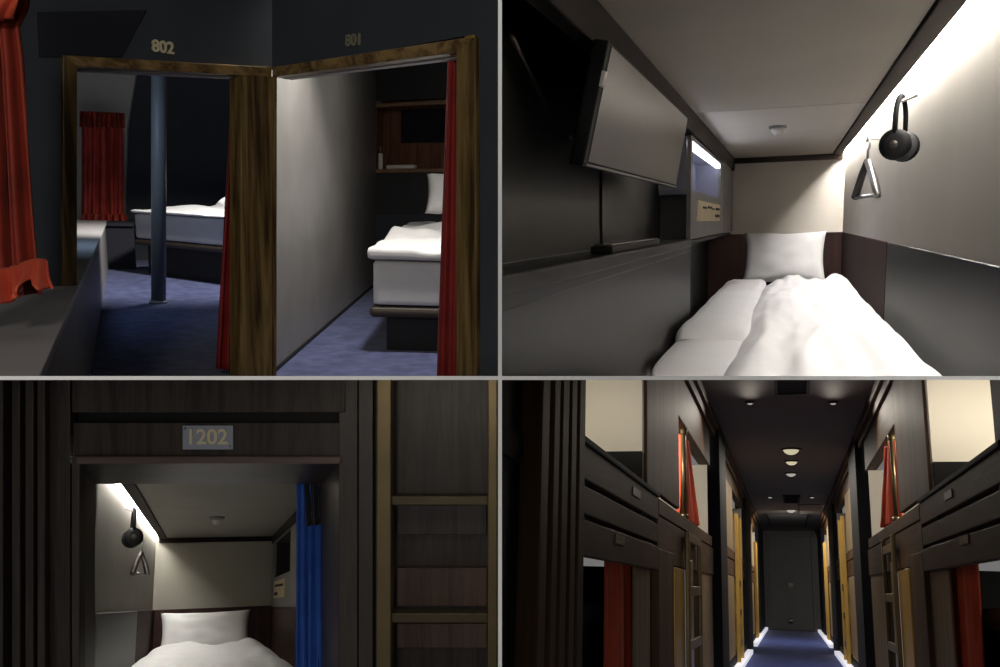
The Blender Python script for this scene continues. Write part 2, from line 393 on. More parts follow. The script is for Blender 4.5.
def soft_box(b, o, ax, ay, az, rad, amp, seed, n=26, freq=3.0, fn=None):   # a padded block with rounded edges and soft creases
    t = bmesh.new(); o, ax, ay, az = V(o), V(ax), V(ay), V(az)
    L = (ax.length / 2, ay.length / 2, az.length / 2); E = (ax.normalized(), ay.normalized(), az.normalized()); c = o + (ax + ay + az) / 2
    bmesh.ops.create_cube(t, size=2.0); bmesh.ops.subdivide_edges(t, edges=t.edges[:], cuts=n, use_grid_fill=True)
    for v in t.verts:
        p = [v.co[i] * L[i] for i in range(3)]
        q = [max(-(L[i] - rad), min(L[i] - rad, p[i])) for i in range(3)]
        dlt = V([p[i] - q[i] for i in range(3)])
        if dlt.length > 1e-6: dlt = dlt.normalized() * rad
        p = V(q) + dlt
        w = (nz(p.x * freq + seed, p.y * freq, p.z * freq) + 0.5 * nz(p.x * freq * 2.3, p.y * freq * 2 + seed, p.z * freq * 3)) * amp
        p.z += w * max(0.0, p.z + L[2]) / (2 * L[2]) if fn else w * 0.3 * (p.z > 0)
        if fn: p.z += fn(p.x / L[0], p.y / L[1]) * max(0.0, (p.z + L[2]) / (2 * L[2]))
        v.co = c + E[0] * p.x + E[1] * p.y + E[2] * p.z
    b._join(t); return b
def bed(o, e, bk, W, Lg, label_bed, label_duvet, label_pillow, tops, pil, rise):
    # o: front left corner on the floor, e: along the side we see, bk: away from us
    o, e, bk = V(o), V(e).normalized(), V(bk).normalized(); vb, vm, vt = tops
    t = thing('bed', r, o + e * W / 2 + bk * Lg / 2, label_bed, 'bed')
    make('base', r, B().obox(o + e * 0.12 + bk * 0.14, e * (W - 0.2), bk * (Lg - 0.3), UP * (vb - 0.09 - VF), 0.01), 'bed_black', t)
    make('rim', r, B().obox(V((o.x, o.y, vb - 0.09)) + bk * 0.01, e * W, bk * Lg, UP * 0.085, 0.035), 'bed_rim', t)
    make('mattress', r, soft_box(B(), V((o.x, o.y, vb)) + e * 0.02 + bk * 0.02, e * (W - 0.04), bk * (Lg - 0.04), UP * (vm - vb), 0.035, 0.006, 3), 'linen', t, True)
    d = soft_box(B(), V((o.x, o.y, vm + 0.008)) + e * -0.02 - bk * 0.02, e * W, bk * (Lg * 0.98), UP * (vt - vm), (vt - vm) * 0.42, 0.05, 5, 40, 2.0, rise)
    tag(make('duvet', r, d, 'linen', None, True), label_duvet, 'duvet')
    c, ex, ez, w, h, th = pil
    tag(make('pillow', r, pillow_mesh(c, ex, ez, w, h, th, 5), 'linen', None, True), label_pillow, 'pillow')
bl = r.at('v', VF, 120, 270); br = r.at('v', VF, 216, 283)
e = flat(br - bl).normalized(); bk = V((-e.y, e.x, 0))
if bk.y < 0: bk = -bk
o = flat(r.at('v', -0.70, 133, 238)) + V((0, 0, VF))
bed(o, e, bk, 2.3, 1.9, 'white bed on a black base behind the grey column', 'white duvet on the bed behind the grey column', 'white pillow mound on the bed behind the grey column', (-0.70, -0.36, -0.27),
    (o + e * 1.75 + bk * 0.95 + V((0, 0, VF * -1 - 0.07)), e, V((bk.x, bk.y, 0.35)), 1.2, 0.8, 0.24), lambda x, y: 0.05 * y)
# far red curtain with its gathered heading
ca = [r.at('d', 15.7, x, y) for x, y in ((81, 119), (123, 119), (81, 222), (124, 222))]
far = tag(make('curtain', r, curtain_sheet(B(), *ca, (0, -1, 0), 5, 0.04, 0.06, 4), 'maroon_curtain', None, True), 'dark red curtain with gathered heading at the back of the left bedroom', 'curtain')
ca = [r.at('d', 15.55, x, y) for x, y in ((80, 111), (124, 113), (80, 127), (124.5, 128))]
make('heading', r, curtain_sheet(B(), *ca, (0, -1, 0), 9, 0.03, 0.05, 2, 10), 'red_curtain', far, True)
ca = [r.at('d', 15.5, x, y) for x, y in ((82, 214), (126, 214), (80, 223), (128, 222))]
make('hem', r, curtain_sheet(B(), *ca, (0, -1, 0), 7, 0.03, 0.09, 6, 8), 'red_curtain', far, True)
# curtain of the left doorway
ca = [A(x, y, -0.16) for x, y in ((231, 70), (240, 70), (215, 368), (241, 372))]
tag(make('curtain', r, curtain_sheet(B(), *ca, nA, 3, 0.012, 0.03, 1), 'deep_red_curtain', None, True), 'dark red curtain pulled to the right inside the left doorway', 'curtain')
# ---- big red curtain on the near window
t0, t1 = r.at('d', 3.7, -26, -40), r.at('d', 3.7, 22, -40)
EDGE = [(-40, 34), (10, 30), (28, 20), (60, 24), (150, 31), (220, 36), (262, 40), (290, 44)]
def edge(y):
    for (a, xa), (c, xc) in zip(EDGE, EDGE[1:]):
        if y <= c: return xa + (xc - xa) * max(0.0, (y - a) / (c - a))
    return EDGE[-1][1]
def big(a, c):
    y = -40 + 334 * c; x = -40 + (edge(y) + 40) * a
    p = r.at('d', 3.6, x, y); ph = a * 4.2 * 2 * math.pi + nz(a * 3, c * 1.5, 4)
    return p + V((0, -1, 0)) * (0.022 + 0.01 * c) * (math.sin(ph) + 0.3 * math.sin(2.2 * ph + 1))
nc = tag(make('curtain', r, B().sheet(big, 60, 70, 0.008), 'red_curtain', None, True), 'large red curtain on the near window, its ruffled hem resting on the grey sill', 'curtain')
def ruffle(a, c):
    x = -40 + 88 * a; y = 270 - 3 * math.sin(a * 9) + (29 + 5 * math.sin(a * 12 + 1)) * c - 8 * a
    p = r.at('d', 3.55 - 0.16 * c, x + 6 * c * math.sin(a * 14), y)
    ph = a * 7 * 2 * math.pi + 2 * nz(a * 5, c)
    return p + V((0, -1, 0)) * (0.012 + 0.035 * c) * math.sin(ph) + V((0, 0, 0.012 * math.sin(ph * 0.7 + 2) * c))
make('ruffled_hem', r, B().sheet(ruffle, 90, 16, 0.008), 'orange_curtain', nc, True)  # orange sheen of the light is put into the hem colour
def swag(a, c):
    x = -40 + (78 - 26 * c) * a; y = -14 + (38 - 6 * a) * c
    p = r.at('d', 3.5, x, y); ph = a * 4 * 2 * math.pi + 3 * c
    return p + V((0, -1, 0)) * (0.05 * math.sin(c * math.pi) + 0.014 * math.sin(ph))
make('swag', r, B().sheet(swag, 60, 16, 0.008), 'orange_curtain', nc, True)  # swag too carries the orange light in its colour
# ---- right bedroom
G0, G1 = r.at('v', VF, 275.5, 371), r.at('v', VF, 369, 290)
g = flat(G1 - G0).normalized(); gp = V((g.y, -g.x, 0))
Gs, Ge = flat(G0) - g * 0.05, flat(r.on(376, 190, G0, gp))
struct('wall_side', r, B().prism([Gs + UP * VF, Ge + UP * VF, Ge - gp * 0.1 + UP * VF, Gs - gp * 0.02 + UP * VF], (0, 0, 3.3)), 'grey_laminate', 'smooth grey side wall of the right bedroom', 'wall')
struct('baseboard_side', r, B().prism([Gs + UP * VF, Ge + UP * VF, Ge + gp * 0.012 + UP * VF, Gs + gp * 0.012 + UP * VF], (0, 0, 0.03)), 'bed_black', 'thin dark skirting at the foot of the grey side wall', 'baseboard')
Hq = flat(r.at('d', Ge.y - 0.55, 470, 190)); hb = (Hq - Ge).normalized(); hn = V((hb.y, -hb.x, 0))
if hn.y > 0: hn = -hn
def Hp(px, py, off=0.0): return r.on(px, py, Ge + hn * off, hn)
def onH(b, pts, off, depth, bev=0.0): return b.prism([Hp(*p, off) for p in pts], -hn * depth, bev)
b = onH(B(), [(370, 20), (520, 10), (520, 96), (370, 101)], 0, 0.1); onH(b, [(368, 172), (520, 169), (520, 214), (368, 214)], 0.012, 0.1)
struct('wall_back', r, b, 'soft_black', 'black back wall around the shelf of the right bedroom', 'wall')
struct('trim_50', r, onH(B(), [(368, 213.5), (520, 213.5), (520, 330), (368, 330)], 0.0, 0.1), 'navy_wall', 'dark grey panel low on the back wall of the right bedroom', 'panel')
SH = thing('wall_shelf', r, Hp(412, 171), 'wooden shelf alcove in the back wall of the right bedroom', 'shelf')
make('top_board', r, onH(B(), [(376, 104), (520, 95), (520, 101), (376, 107)], 0.03, 0.3, 0.004), 'shelf_edge', SH)
make('bottom_board', r, onH(B(), [(373, 169.5), (520, 167.5), (520, 171), (373, 173)], 0.03, 0.33, 0.004), 'shelf_edge', SH)
make('back_panel', r, onH(B(), [(366, 98), (520, 92), (520, 174), (366, 174)], -0.28, 0.02), 'shelf_wood', SH)
make('side_board', r, onH(B(), [(372, 106), (377, 106), (377, 170), (372, 170)], 0, 0.28), 'shelf_wood', SH)
make('dark_glass', r, onH(B(), [(401, 110), (520, 106), (520, 141), (401, 143)], -0.262, 0.016), 'navy_cloth', SH)['label'] = 'dark blue upper half of the alcove back'
bo = Hp(380.5, 169.3, -0.03)
BT = thing('bottle', r, bo, 'small white pump bottle standing at the left end of the wooden shelf', 'bottle')
make('body', r, B().lathe(bo, UP, [(0.028, 0), (0.032, 0.01), (0.032, 0.185), (0.024, 0.205)], 20), 'bottle_white', BT, True)
make('cap', r, B().lathe(bo + UP * 0.205, UP, [(0.014, 0), (0.014, 0.03), (0.018, 0.032), (0.018, 0.085), (0, 0.088)], 16), 'shelf_edge', BT, True)
pA = [Hp(386, 169, 0.0), Hp(414, 168.6, 0.0)]
tag(make('paper_pad', r, B().obox(pA[0], (pA[1] - pA[0]), -hn * 0.16, UP * 0.05, 0.012), 'paper', None, True), 'pale folded paper pad lying on the wooden shelf beside the bottle', 'paper')
struct('wall_far', r, B().prism([PB + eB * 0.7 - nB * 0.12 + UP * VF, PB + eB * 0.7 - nB * 0.12 + g * 7 + UP * VF, PB + eB * 0.8 - nB * 0.12 + g * 7 + UP * VF, PB + eB * 0.8 - nB * 0.12 + UP * VF], (0, 0, 3.2)), 'grey_laminate', 'far side wall of the right bedroom', 'wall')
struct('ceiling', r, B().prism([Gs + UP * 1.85, Ge + UP * 1.85, Hq + V((0.6, 0, 1.85)), PB + eB * 0.7 - nB * 0.1 + UP * 1.85], (0, 0, 0.1)), 'grey_laminate', 'ceiling of the right bedroom', 'ceiling')
o = flat(r.at('v', -0.84, 369, 306)) + V((0, 0, VF))
pl_ = r.on(463, 200, o + g * 2.9, V((0, 1, 0)))
bed(o, gp, g, 1.6, 4.2, 'white bed on a black base inside the right doorway', 'thick white duvet on the bed inside the right doorway', 'white pillow on the bed by the right doorway curtain', (-0.84, -0.50, -0.41),
    (pl_ + UP * 0.06, gp, V((g.x * 0.5, g.y * 0.5, 0.8)), 0.8, 0.5, 0.2), lambda x, y: 0.16 * max(0, y + 0.5) * (0.6 + 0.4 * x) + 0.03 * (1 - y * y))
ca = [Bp(x, y, -0.17) for x, y in ((449, 44), (462, 42), (433, 520), (462, 520))]
tag(make('curtain', r, curtain_sheet(B(), *ca, nB, 3, 0.012, 0.025, 3), 'deep_red_curtain', None, True), 'red curtain pulled to the right inside the right doorway', 'curtain')
# ---- light of the bedrooms
sp = flat(r.at('d', 6.5, 392, 190)); lamp('bedroom_downlight', r, sp + V((0, 0, 1.8)), sp + V((0.05, 0.0, -1)), 330, 0.12, (1, 0.95, 0.88), None, 128, 'SPOT', 0.45)
lamp('shelf_fill_light', r, sp + V((0.9, 1.6, 1.75)), sp + V((0.9, 2.2, -1)), 14, 0.5, (1, 0.93, 0.84))  # unseen fill lamp added to lift the dark shelf
bc = flat(r.at('d', 11.3, 200, 190)); lamp('bedroom_downlight', r, bc + V((0.35, 0, 2.1)), bc + V((-0.05, 0.9, -0.5)), 700, 0.15, (1, 0.96, 0.9), None, 96, 'SPOT', 0.7)
cw = flat(r.at('d', 8.6, 71, 190)); lamp('window_light', r, cw + V((0, 0, 0.75)), cw + V((1.0, 1.3, -0.5)), 10, 0.3, (0.5, 0.7, 1.0), 0.8)

lamp('unseen_front_spot', r, (-0.9, -0.8, 1.15), (0.25, 5.6, 0.35), 165, 0.2, (1, 0.94, 0.86), None, 60, 'SPOT', 0.8)  # unseen spot behind the camera, stands in for warm light over the doorways

# ---------------------------------------------------------------- fittings shared by the two capsules
def headphones(room, c, ax, cup_r, up, label, hook_dir):
    c, ax = V(c), V(ax).normalized()
    h = 2.45 * cup_r
    t = thing('headphones', room, c - V((0, 0, cup_r)), label, 'headphones')
    for sg in (-1, 1):
        o = c + ax * sg * cup_r * 1.15
        cup = make('ear_cup', room, B().lathe(o, ax * sg, [(0.0, 0.42 * cup_r), (0.55 * cup_r, 0.45 * cup_r), (0.9 * cup_r, 0.34 * cup_r), (cup_r, 0.12 * cup_r), (cup_r, -0.1 * cup_r), (0.9 * cup_r, -0.2 * cup_r)]), 'plastic_black', t, True)
        make('ear_pad', room, B().lathe(o, ax * sg, [(0.45 * cup_r, -0.2 * cup_r), (0.86 * cup_r, -0.2 * cup_r), (0.95 * cup_r, -0.34 * cup_r), (0.85 * cup_r, -0.48 * cup_r), (0.5 * cup_r, -0.5 * cup_r)]), 'bed_black', cup, True)
        make('cap_disc', room, B().lathe(o, ax * sg, [(0.0, 0.47 * cup_r), (0.24 * cup_r, 0.468 * cup_r), (0.26 * cup_r, 0.44 * cup_r)]), 'dark_steel', cup, True)
    pts = []
    for i in range(17):
        a = math.pi * i / 16
        pts.append(c + ax * (-math.cos(a)) * cup_r * 1.4 + V((0, 0, cup_r * 0.7 + h * (0.35 + 0.65 * math.sin(a)) if 0 < i < 16 else cup_r * 0.5)))
    make('headband', room, B().tube(pts, 0.17 * cup_r, 8), 'plastic_black', t, True)
    top = c + V((0, 0, cup_r * 0.55 + h * 0.98))
    hk = tag(make('wall_hook', room, B().tube([top + V(hook_dir), top + V((0, 0, -0.12 * cup_r)), top - V(hook_dir) * 0.25 + V((0, 0, -0.1 * cup_r)), top - V(hook_dir) * 0.3 + V((0, 0, 0.15 * cup_r))], 0.13 * cup_r, 8), 'steel', None, True), 'small steel wall hook holding the black headphones in ' + up, 'hook')
    return t
def hanger(room, apex, e, drop, hook_top, where, wall_vec):
    apex, e = V(apex), V(e)
    t = thing('coat_hanger', room, apex - V((0, 0, drop)), 'dark wooden coat hanger on the pale side wall of ' + where, 'hanger')
    th = drop * 0.095
    L, Rr = apex - e - V((0, 0, drop * 0.88)), apex + e - V((0, 0, drop * 0.88))
    make('shoulder_arm', room, B().tube([apex, apex.lerp(L, 0.35) + V((0, 0, drop * 0.05)), L], [th * 0.9, th, th * 1.1], 8), 'dark_hanger', t, True)
    make('shoulder_arm', room, B().tube([apex, apex.lerp(Rr, 0.35) + V((0, 0, drop * 0.05)), Rr], [th * 0.9, th, th * 1.1], 8), 'steel', t, True)['label'] = 'pale arm of the hanger'
    make('trouser_bar', room, B().tube([L, Rr], th * 0.45, 8), 'steel', t, True)
    hp = [apex + V((0, 0, 0))]
    for i in range(9):
        a = -math.pi / 2 + i * math.pi / 6
        hp.append(apex + V((0, 0, drop * 0.42)) + V((0, 0, drop * 0.14)) * math.sin(a) + e.normalized() * drop * 0.12 * math.cos(a))
    make('hook_wire', room, B().tube(hp, th * 0.35, 8), 'steel', t, True)
    tp = apex + V((0, 0, drop * 0.56))
    tag(make('coat_peg', room, B().tube([tp + V(wall_vec), tp, tp + V((0, 0, drop * 0.08)) - V(wall_vec) * 0.1], th * 0.5, 8), 'white_plastic', None, True), 'small pale peg holding the coat hanger in ' + where, 'hook')
    return t
def detector(room, c, r, label):
    c = V(c)
    t = thing('smoke_detector', room, c, label, 'detector')
    make('base', room, B().lathe(c, (0, 0, -1), [(r * 1.1, 0), (r * 1.1, 0.2 * r), (r, 0.3 * r)], 28), 'unit_grey', t, True)
    make('sensor_head', room, B().lathe(c, (0, 0, -1), [(r * 0.8, 0.3 * r), (r * 0.75, 0.7 * r), (r * 0.5, 0.95 * r), (r * 0.45, 1.1 * r), (0, 1.15 * r)], 28), 'white_plastic', t, True)
    return t

# ================================================================ PANEL TOP RIGHT: inside a bunk capsule
r = R2; D2 = 8.0
uR = r.at('d', D2, 844, 195).x; uL = r.at('d', D2, 733, 195).x; vC = r.at('d', D2, 788, 156).z
vW = r.at('d', D2, 790, 233).z                     # top of the dark wainscot
struct('floor', r, B().box(uL - 0.3, uR + 0.1, 0.6, D2 + 0.1, -1.05, -0.98), 'blue_carpet', 'floor beneath the bed of the pale capsule', 'floor')
struct('wall_back', r, B().box(uL - 0.6, uR + 0.1, D2, D2 + 0.08, -1, vC + 0.1), 'cream_wall', 'pale cream end wall behind the white pillow', 'wall')
struct('wall_right', r, B().box(uR, uR + 0.08, 0.8, D2, -1, vC + 0.12), 'cream_wall', 'long pale wall with headphones and hanger', 'wall')
struct('trim_3', r, B().box(uL - 0.199, uR, D2 - 0.035, D2, -1, vW, 0.004), 'wainscot_brown', 'dark brown headboard panel on the end wall', 'panel')
dseam = r.at('u', uR, 887, 280).y
struct('trim_4', r, B().box(uR - 0.007, uR, dseam + 0.012, D2 - 0.035, -1, vW, 0.004), 'wainscot_brown', 'brown wainscot panel beside the pillow', 'panel')
struct('trim_5', r, B().box(uR - 0.007, uR, 0.8, dseam - 0.012, -1, vW, 0.004), 'black_gloss', 'glossy charcoal wainscot panel under the headphones', 'panel')
dcs = r.at('v', vC, 788, 107).y
struct('ceiling', r, B().box(uL, uR - 0.1, 0.8, dcs - 0.006, vC, vC + 0.05).box(uL, uR - 0.1, dcs + 0.006, D2, vC, vC + 0.05).box(uL - 0.4, uR + 0.1, 0.6, D2, vC + 0.05, vC + 0.12), 'cream_ceiling', 'pale grey capsule ceiling with one cross seam', 'ceiling')
struct('trim_6', r, B().box(uR - 0.098, uR - 0.03, 0.8, D2 - 0.03, vC - 0.012, vC + 0.03, 0.004), 'capsule_beam', 'dark brown light pelmet running along the right ceiling edge', 'beam')
struct('trim_7', r, B().box(uL, uR - 0.02, D2 - 0.045, D2 - 0.005, vC - 0.045, vC - 0.001, 0.003), 'capsule_beam', 'dark brown strip across the top of the end wall', 'beam')
struct('trim_8', r, B().box(uL - 0.03, uL + 0.012, 0.8, D2 - 0.05, vC - 0.105, vC - 0.001, 0.004), 'capsule_beam', 'dark brown fascia along the left ceiling edge', 'beam')
tag(make('led_strip', r, B().box(uR - 0.024, uR - 0.008, 0.9, D2 - 0.06, vC + 0.012, vC + 0.022), 'led_white'), 'bright LED strip between the pelmet and the pale wall above the headphones', 'light')

# left side: television recess, glossy lower panel, shelf unit
dU = r.at('u', uL, 692, 200).y                     # near edge of the shelf unit
vLe = r.at('d', dU, 692, 239).z                    # top of the ledge
uRec = uL - 0.16; vSm = r.at('u', uL, 600, 271).z
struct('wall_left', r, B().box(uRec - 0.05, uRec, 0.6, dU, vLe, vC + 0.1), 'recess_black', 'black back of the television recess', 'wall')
dse = r.at('u', uRec, 600, 200).y
struct('trim_9', r, B().box(uRec, uRec + 0.008, dse, dU, vLe, vC + 0.06, 0.002), 'black_gloss', 'glossy black lining panel behind the television', 'panel')
struct('trim_10', r, B().box(uRec, uL - 0.002, 0.6, dU - 0.004, vLe - 0.06, vLe, 0.004).box(uL - 0.03, uL, 0.6, dU + 0.01, vSm, vLe - 0.002, 0.003), 'black_gloss', 'glossy charcoal ledge beneath the television', 'ledge')
struct('trim_11', r, B().box(uL - 0.05, uL - 0.004, 0.6, dU, -1, vSm - 0.003, 0.003), 'black_gloss', 'glossy charcoal lower wall panel beside the bed', 'panel')
# shelf unit with lit niche and control plate
def upx(px, py): return r.at('u', uL, px, py)
U = thing('shelf_unit', r, (uL, dU, vLe), 'grey shelf unit with lit niche set in the left wall near the pillow', 'shelf unit')
n0, n1 = upx(691, 166).y, upx(721, 170).y
nv0 = r.at('d', dU, 692, 190).z; nv1 = r.at('d', dU, 692, 143).z
dE = D2 - 0.04
b = B().box(uL - 0.02, uL, dU, n0, vLe, vC - 0.11, 0.002).box(uL - 0.02, uL, n1, dE, vLe, vC - 0.11, 0.002)
b.box(uL - 0.02, uL, n0, n1, nv1 + 0.012, vC - 0.11).box(uL - 0.02, uL, n0, n1, vLe, nv0)
make('front_panel', r, b, 'unit_grey', U)
make('niche_box', r, B().box(uL - 0.19, uL - 0.17, n0, n1, nv0, nv1 + 0.02).box(uL - 0.17, uL - 0.02, n1, n1 + 0.02, nv0, nv1 + 0.02).box(uL - 0.17, uL - 0.02, n0 - 0.02, n0, nv0, nv1 + 0.02).box(uL - 0.17, uL - 0.02, n0, n1, nv0 - 0.02, nv0).box(uL - 0.17, uL - 0.02, n0, n1, nv1 + 0.012, nv1 + 0.03), 'niche_grey', U)
make('niche_light', r, B().box(uL - 0.03, uL - 0.005, n0 + 0.02, n1 - 0.03, nv1 - 0.016, nv1 + 0.01), 'led_niche', U)
make('end_panel', r, B().box(uRec, uL - 0.002, dU - 0.003, dU + 0.03, vLe, vC - 0.02, 0.002), 'recess_black', U)
p0, p1 = upx(697, 210), upx(719, 210)
pv0, pv1 = r.at('d', p0.y, 697, 221).z, r.at('d', p0.y, 697, 200).z
pl = make('control_plate', r, B().box(uL - 0.002, uL + 0.008, p0.y, p1.y, pv0, pv1, 0.003), 'plate_cream', U)
L_, H_ = p1.y - p0.y, pv1 - pv0
for a, c, w, h in ((0.16, 0.62, 0.13, 0.1), (0.36, 0.66, 0.16, 0.12), (0.56, 0.62, 0.1, 0.08), (0.74, 0.62, 0.18, 0.14), (0.72, 0.2, 0.2, 0.17)):
    make('switch', r, B().box(uL + 0.008, uL + 0.014, p0.y + L_ * a, p0.y + L_ * (a + w), pv0 + H_ * c, pv0 + H_ * (c + h), 0.002), 'plastic_black', pl)
s0 = upx(728, 185).y
make('narrow_door', r, B().box(uL - 0.001, uL + 0.006, upx(723, 180).y, upx(730, 180).y, vLe + 0.03, nv1 + 0.05, 0.002), 'unit_grey', U)
# pillow recess below the unit
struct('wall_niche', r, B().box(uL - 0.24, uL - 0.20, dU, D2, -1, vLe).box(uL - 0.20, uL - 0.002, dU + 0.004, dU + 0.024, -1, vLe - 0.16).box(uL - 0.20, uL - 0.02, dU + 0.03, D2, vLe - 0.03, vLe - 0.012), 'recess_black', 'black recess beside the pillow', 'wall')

# television on its arm
tu, tl = 0.471, 0.535
q = [r.at('v', vC - 0.105, 609, 40)]
d0 = q[0].y * 0.985; dT0 = d0; top0 = r.at('d', d0, 609, 40); bot0 = r.at('d', d0, 583, 166)
d1 = d0 * 1.80; top1 = r.at('d', d1, 688, 117); bot1 = r.on(675.5, 188, top0, (top1 - top0).cross(bot0 - top0))
TV = thing('television', r, (bot0 + bot1) / 2, 'black flat television tilted on a wall arm above the bed', 'television')
nrm = (top1 - top0).cross(bot0 - top0).normalized()
if nrm.x > 0: nrm = -nrm                            # back of the set points at the wall
make('bezel', r, B().prism([top0, top1, bot1, bot0], nrm * 0.035, 0.004), 'plastic_black', TV)
def tvp(a, c): return top0.lerp(top1, a).lerp(bot0.lerp(bot1, a), c)
make('screen', r, B().prism([tvp(0.018, 0.03), tvp(0.985, 0.03), tvp(0.985, 0.955), tvp(0.018, 0.955)], -nrm * 0.003), 'tv_screen', TV)
make('lower_trim', r, B().prism([tvp(0.004, 0.972), tvp(0.996, 0.972), tvp(0.996, 0.992), tvp(0.004, 0.992)], -nrm * 0.006), 'tv_edge', TV)
make('back_cover', r, B().prism([tvp(0.12, 0.15) + nrm * 0.033, tvp(0.88, 0.15) + nrm * 0.033, tvp(0.88, 0.85) + nrm * 0.033, tvp(0.12, 0.85) + nrm * 0.033], nrm * 0.03, 0.01), 'plastic_black', TV)
make('side_button', r, B().prism([tvp(-0.004, 0.24), tvp(0.010, 0.24), tvp(0.010, 0.36), tvp(-0.004, 0.36)], -nrm * 0.008), 'steel', TV)
make('hinge_plate', r, B().prism([tvp(0.3, 0.35) + nrm * 0.06, tvp(0.6, 0.35) + nrm * 0.06, tvp(0.6, 0.7) + nrm * 0.06, tvp(0.3, 0.7) + nrm * 0.06], nrm * 0.02, 0.004), 'dark_steel', TV)
mid = tvp(0.45, 0.5)
make('mount_arm', r, B().box(uRec + 0.008, mid.x - 0.07, mid.y - 0.06, mid.y + 0.06, mid.z - 0.03, mid.z + 0.03, 0.01), 'dark_steel', TV)
cb0 = r.at('u', uRec + 0.03, 510, 36); cb1 = r.at('u', uRec + 0.03, 530, 76); cb2 = r.at('u', uRec + 0.03, 552, 120); cb3 = r.at('u', uRec + 0.05, 565, 136); cb4 = r.at('d', dT0, 582, 140) + nrm * 0.03
make('folding_arm', r, B().tube([cb0, cb0.lerp(cb1, 0.5) + V((0, 0, 0.003)), cb1, cb1.lerp(cb2, 0.5), cb2, cb2.lerp(cb3, 0.6) - V((0, 0, 0.004)), cb3, cb3.lerp(cb4, 0.5) - V((0, 0, 0.003)), cb4], 0.009, 10), 'dark_steel', TV, True)
# remote on the ledge
k0 = r.at('v', vLe, 609, 240); k1 = r.at('v', vLe, 655, 232)
k0 = V((uL - 0.05, r.at('u', uL - 0.03, 606, 238).y, vLe)); k1 = V((uL - 0.03, r.at('u', uL - 0.03, 655, 233).y, vLe))
RC = thing('remote_control', r, k0, 'slim dark remote control lying on the ledge below the television', 'remote control')
make('case', r, B().box(uL - 0.075, uL - 0.012, k0.y, k1.y, vLe + 0.001, vLe + 0.022, 0.005), 'plastic_black', RC)
make('key_face', r, B().box(uL - 0.07, uL - 0.017, k0.y + 0.02, k1.y - 0.02, vLe + 0.022, vLe + 0.026, 0.002), 'tv_edge', RC)

# smoke detector, headphones, hanger
detector(r, r.at('v', vC, 778, 126), 0.046, 'white smoke detector on the ceiling of the bunk capsule with the television')
hd = r.at('u', uR - 0.115, 895.5, 144)
headphones(r, hd + V((0.02, 0.08, 0)), (0.32, 0.94, 0.0), 0.049, 'the bunk with the television', 'black headphones hanging on the pale wall beside the television bunk bed', (0.045, 0.0, 0.01))
hp = r.at('u', uR - 0.055, 867.5, 161)
hanger(r, hp, (0.042, -0.16, 0.0), 0.2, 0, 'the television bunk', (0.055, 0, 0))

# bed, duvet, pillow
BD = thing('bed', r, (0, 4, -0.98), 'low bed filling the capsule beneath the white duvet and television', 'bed')
make('base', r, B().box(uL + 0.01, uR - 0.03, 1.0, D2 - 0.05, -0.98, -0.76, 0.02), 'bed_black', BD)
make('mattress', r, B().box(uL + 0.02, uR - 0.035, 1.0, D2 - 0.05, -0.76, -0.66, 0.05), 'linen', BD)
def duv(a, c):
    s = a * 2 - 1; d = 1.6 + c * 5.35
    uc, w = 0.10, 0.314 - 0.008 * c + 0.004 * nz(c * 6, 3.1)
    v = -0.575 + (0.205 + 0.02 * nz(d * 0.9, s * 1.2, 5)) * max(0.0, 1 - abs(s) ** (3.2 if s < 0 else 14)) ** 0.6
    body = max(0.0, 1 - s ** 6)
    v += body * (0.022 * nz(s * 2.2 + 9, d * 1.1) + 0.012 * nz(s * 5 + d, d * 2.6, 2) - 0.065 * abs(nz(s * 1.6 - d * 0.35, d * 0.5 + s * 1.1, 7)) - 0.028 * abs(nz(s * 2.6 + d * 0.5, d * 0.9 - s * 1.7, 11)))
    if c > 0.94: v -= (c - 0.94) / 0.06 * 0.07
    return V((uc + w * s, d, v))
DV = thing('duvet', r, (0.1, 4, -0.57), 'rumpled white duvet spread over the bed under the television', 'duvet')
make('cover', r, B().sheet(duv, 60, 170), 'linen', DV, True)
def fold(u0, u1, dA, dB, top, th, seed):
    def fn(a, c):
        ang = a * 2 * math.pi
        d = dA + (dB - dA) * c
        cu, cv = (u0 + u1) / 2, top - th / 2
        ex = math.copysign(abs(math.cos(ang)) ** 0.35, math.cos(ang)); ez = math.copysign(abs(math.sin(ang)) ** 0.7, math.sin(ang))
        e = min(1.0, c / 0.03 * 0.5 + 0.5) if c < 0.03 else 1.0
        e = math.sqrt(max(0.05, 1 - (1 - c / 0.04) ** 2)) if c < 0.04 else 1.0
        return V((cu + (u1 - u0) / 2 * ex * (0.9 + 0.1 * e), d + 0.03 * nz(ex * 2, seed), cv + th / 2 * ez * e + 0.012 * nz(d * 1.6, ex * 2 + seed, seed)))
    return B().sheet(fn, 32, 50)
make('folded_layer', r, fold(-0.436, -0.14, 3.7, 7.0, -0.43, 0.10, 1), 'linen', DV, True)
make('folded_layer', r, fold(-0.438, -0.13, 3.0, 6.8, -0.468, 0.09, 4), 'linen', DV, True)
make('folded_layer', r, fold(-0.438, -0.10, 1.6, 6.5, -0.505, 0.105, 8), 'linen', DV, True)
pc = (r.at('d', 7.45, 748, 256) + r.at('d', 7.45, 821, 256)) / 2
tag(make('pillow', r, pillow_mesh(pc + V((0, 0, -0.012)), (1, 0, 0), (0, 0.45, 0.9), 0.62, 0.44, 0.16, 3), 'linen', None, True), 'white pillow propped against the dark headboard beneath the pale end wall', 'pillow')
lamp('niche_glow', r, (uL - 0.09, (n0 + n1) / 2, nv1 - 0.03), (uL - 0.1, (n0 + n1) / 2, nv0), 0.5, 0.1, (0.85, 0.9, 1), 0.8)

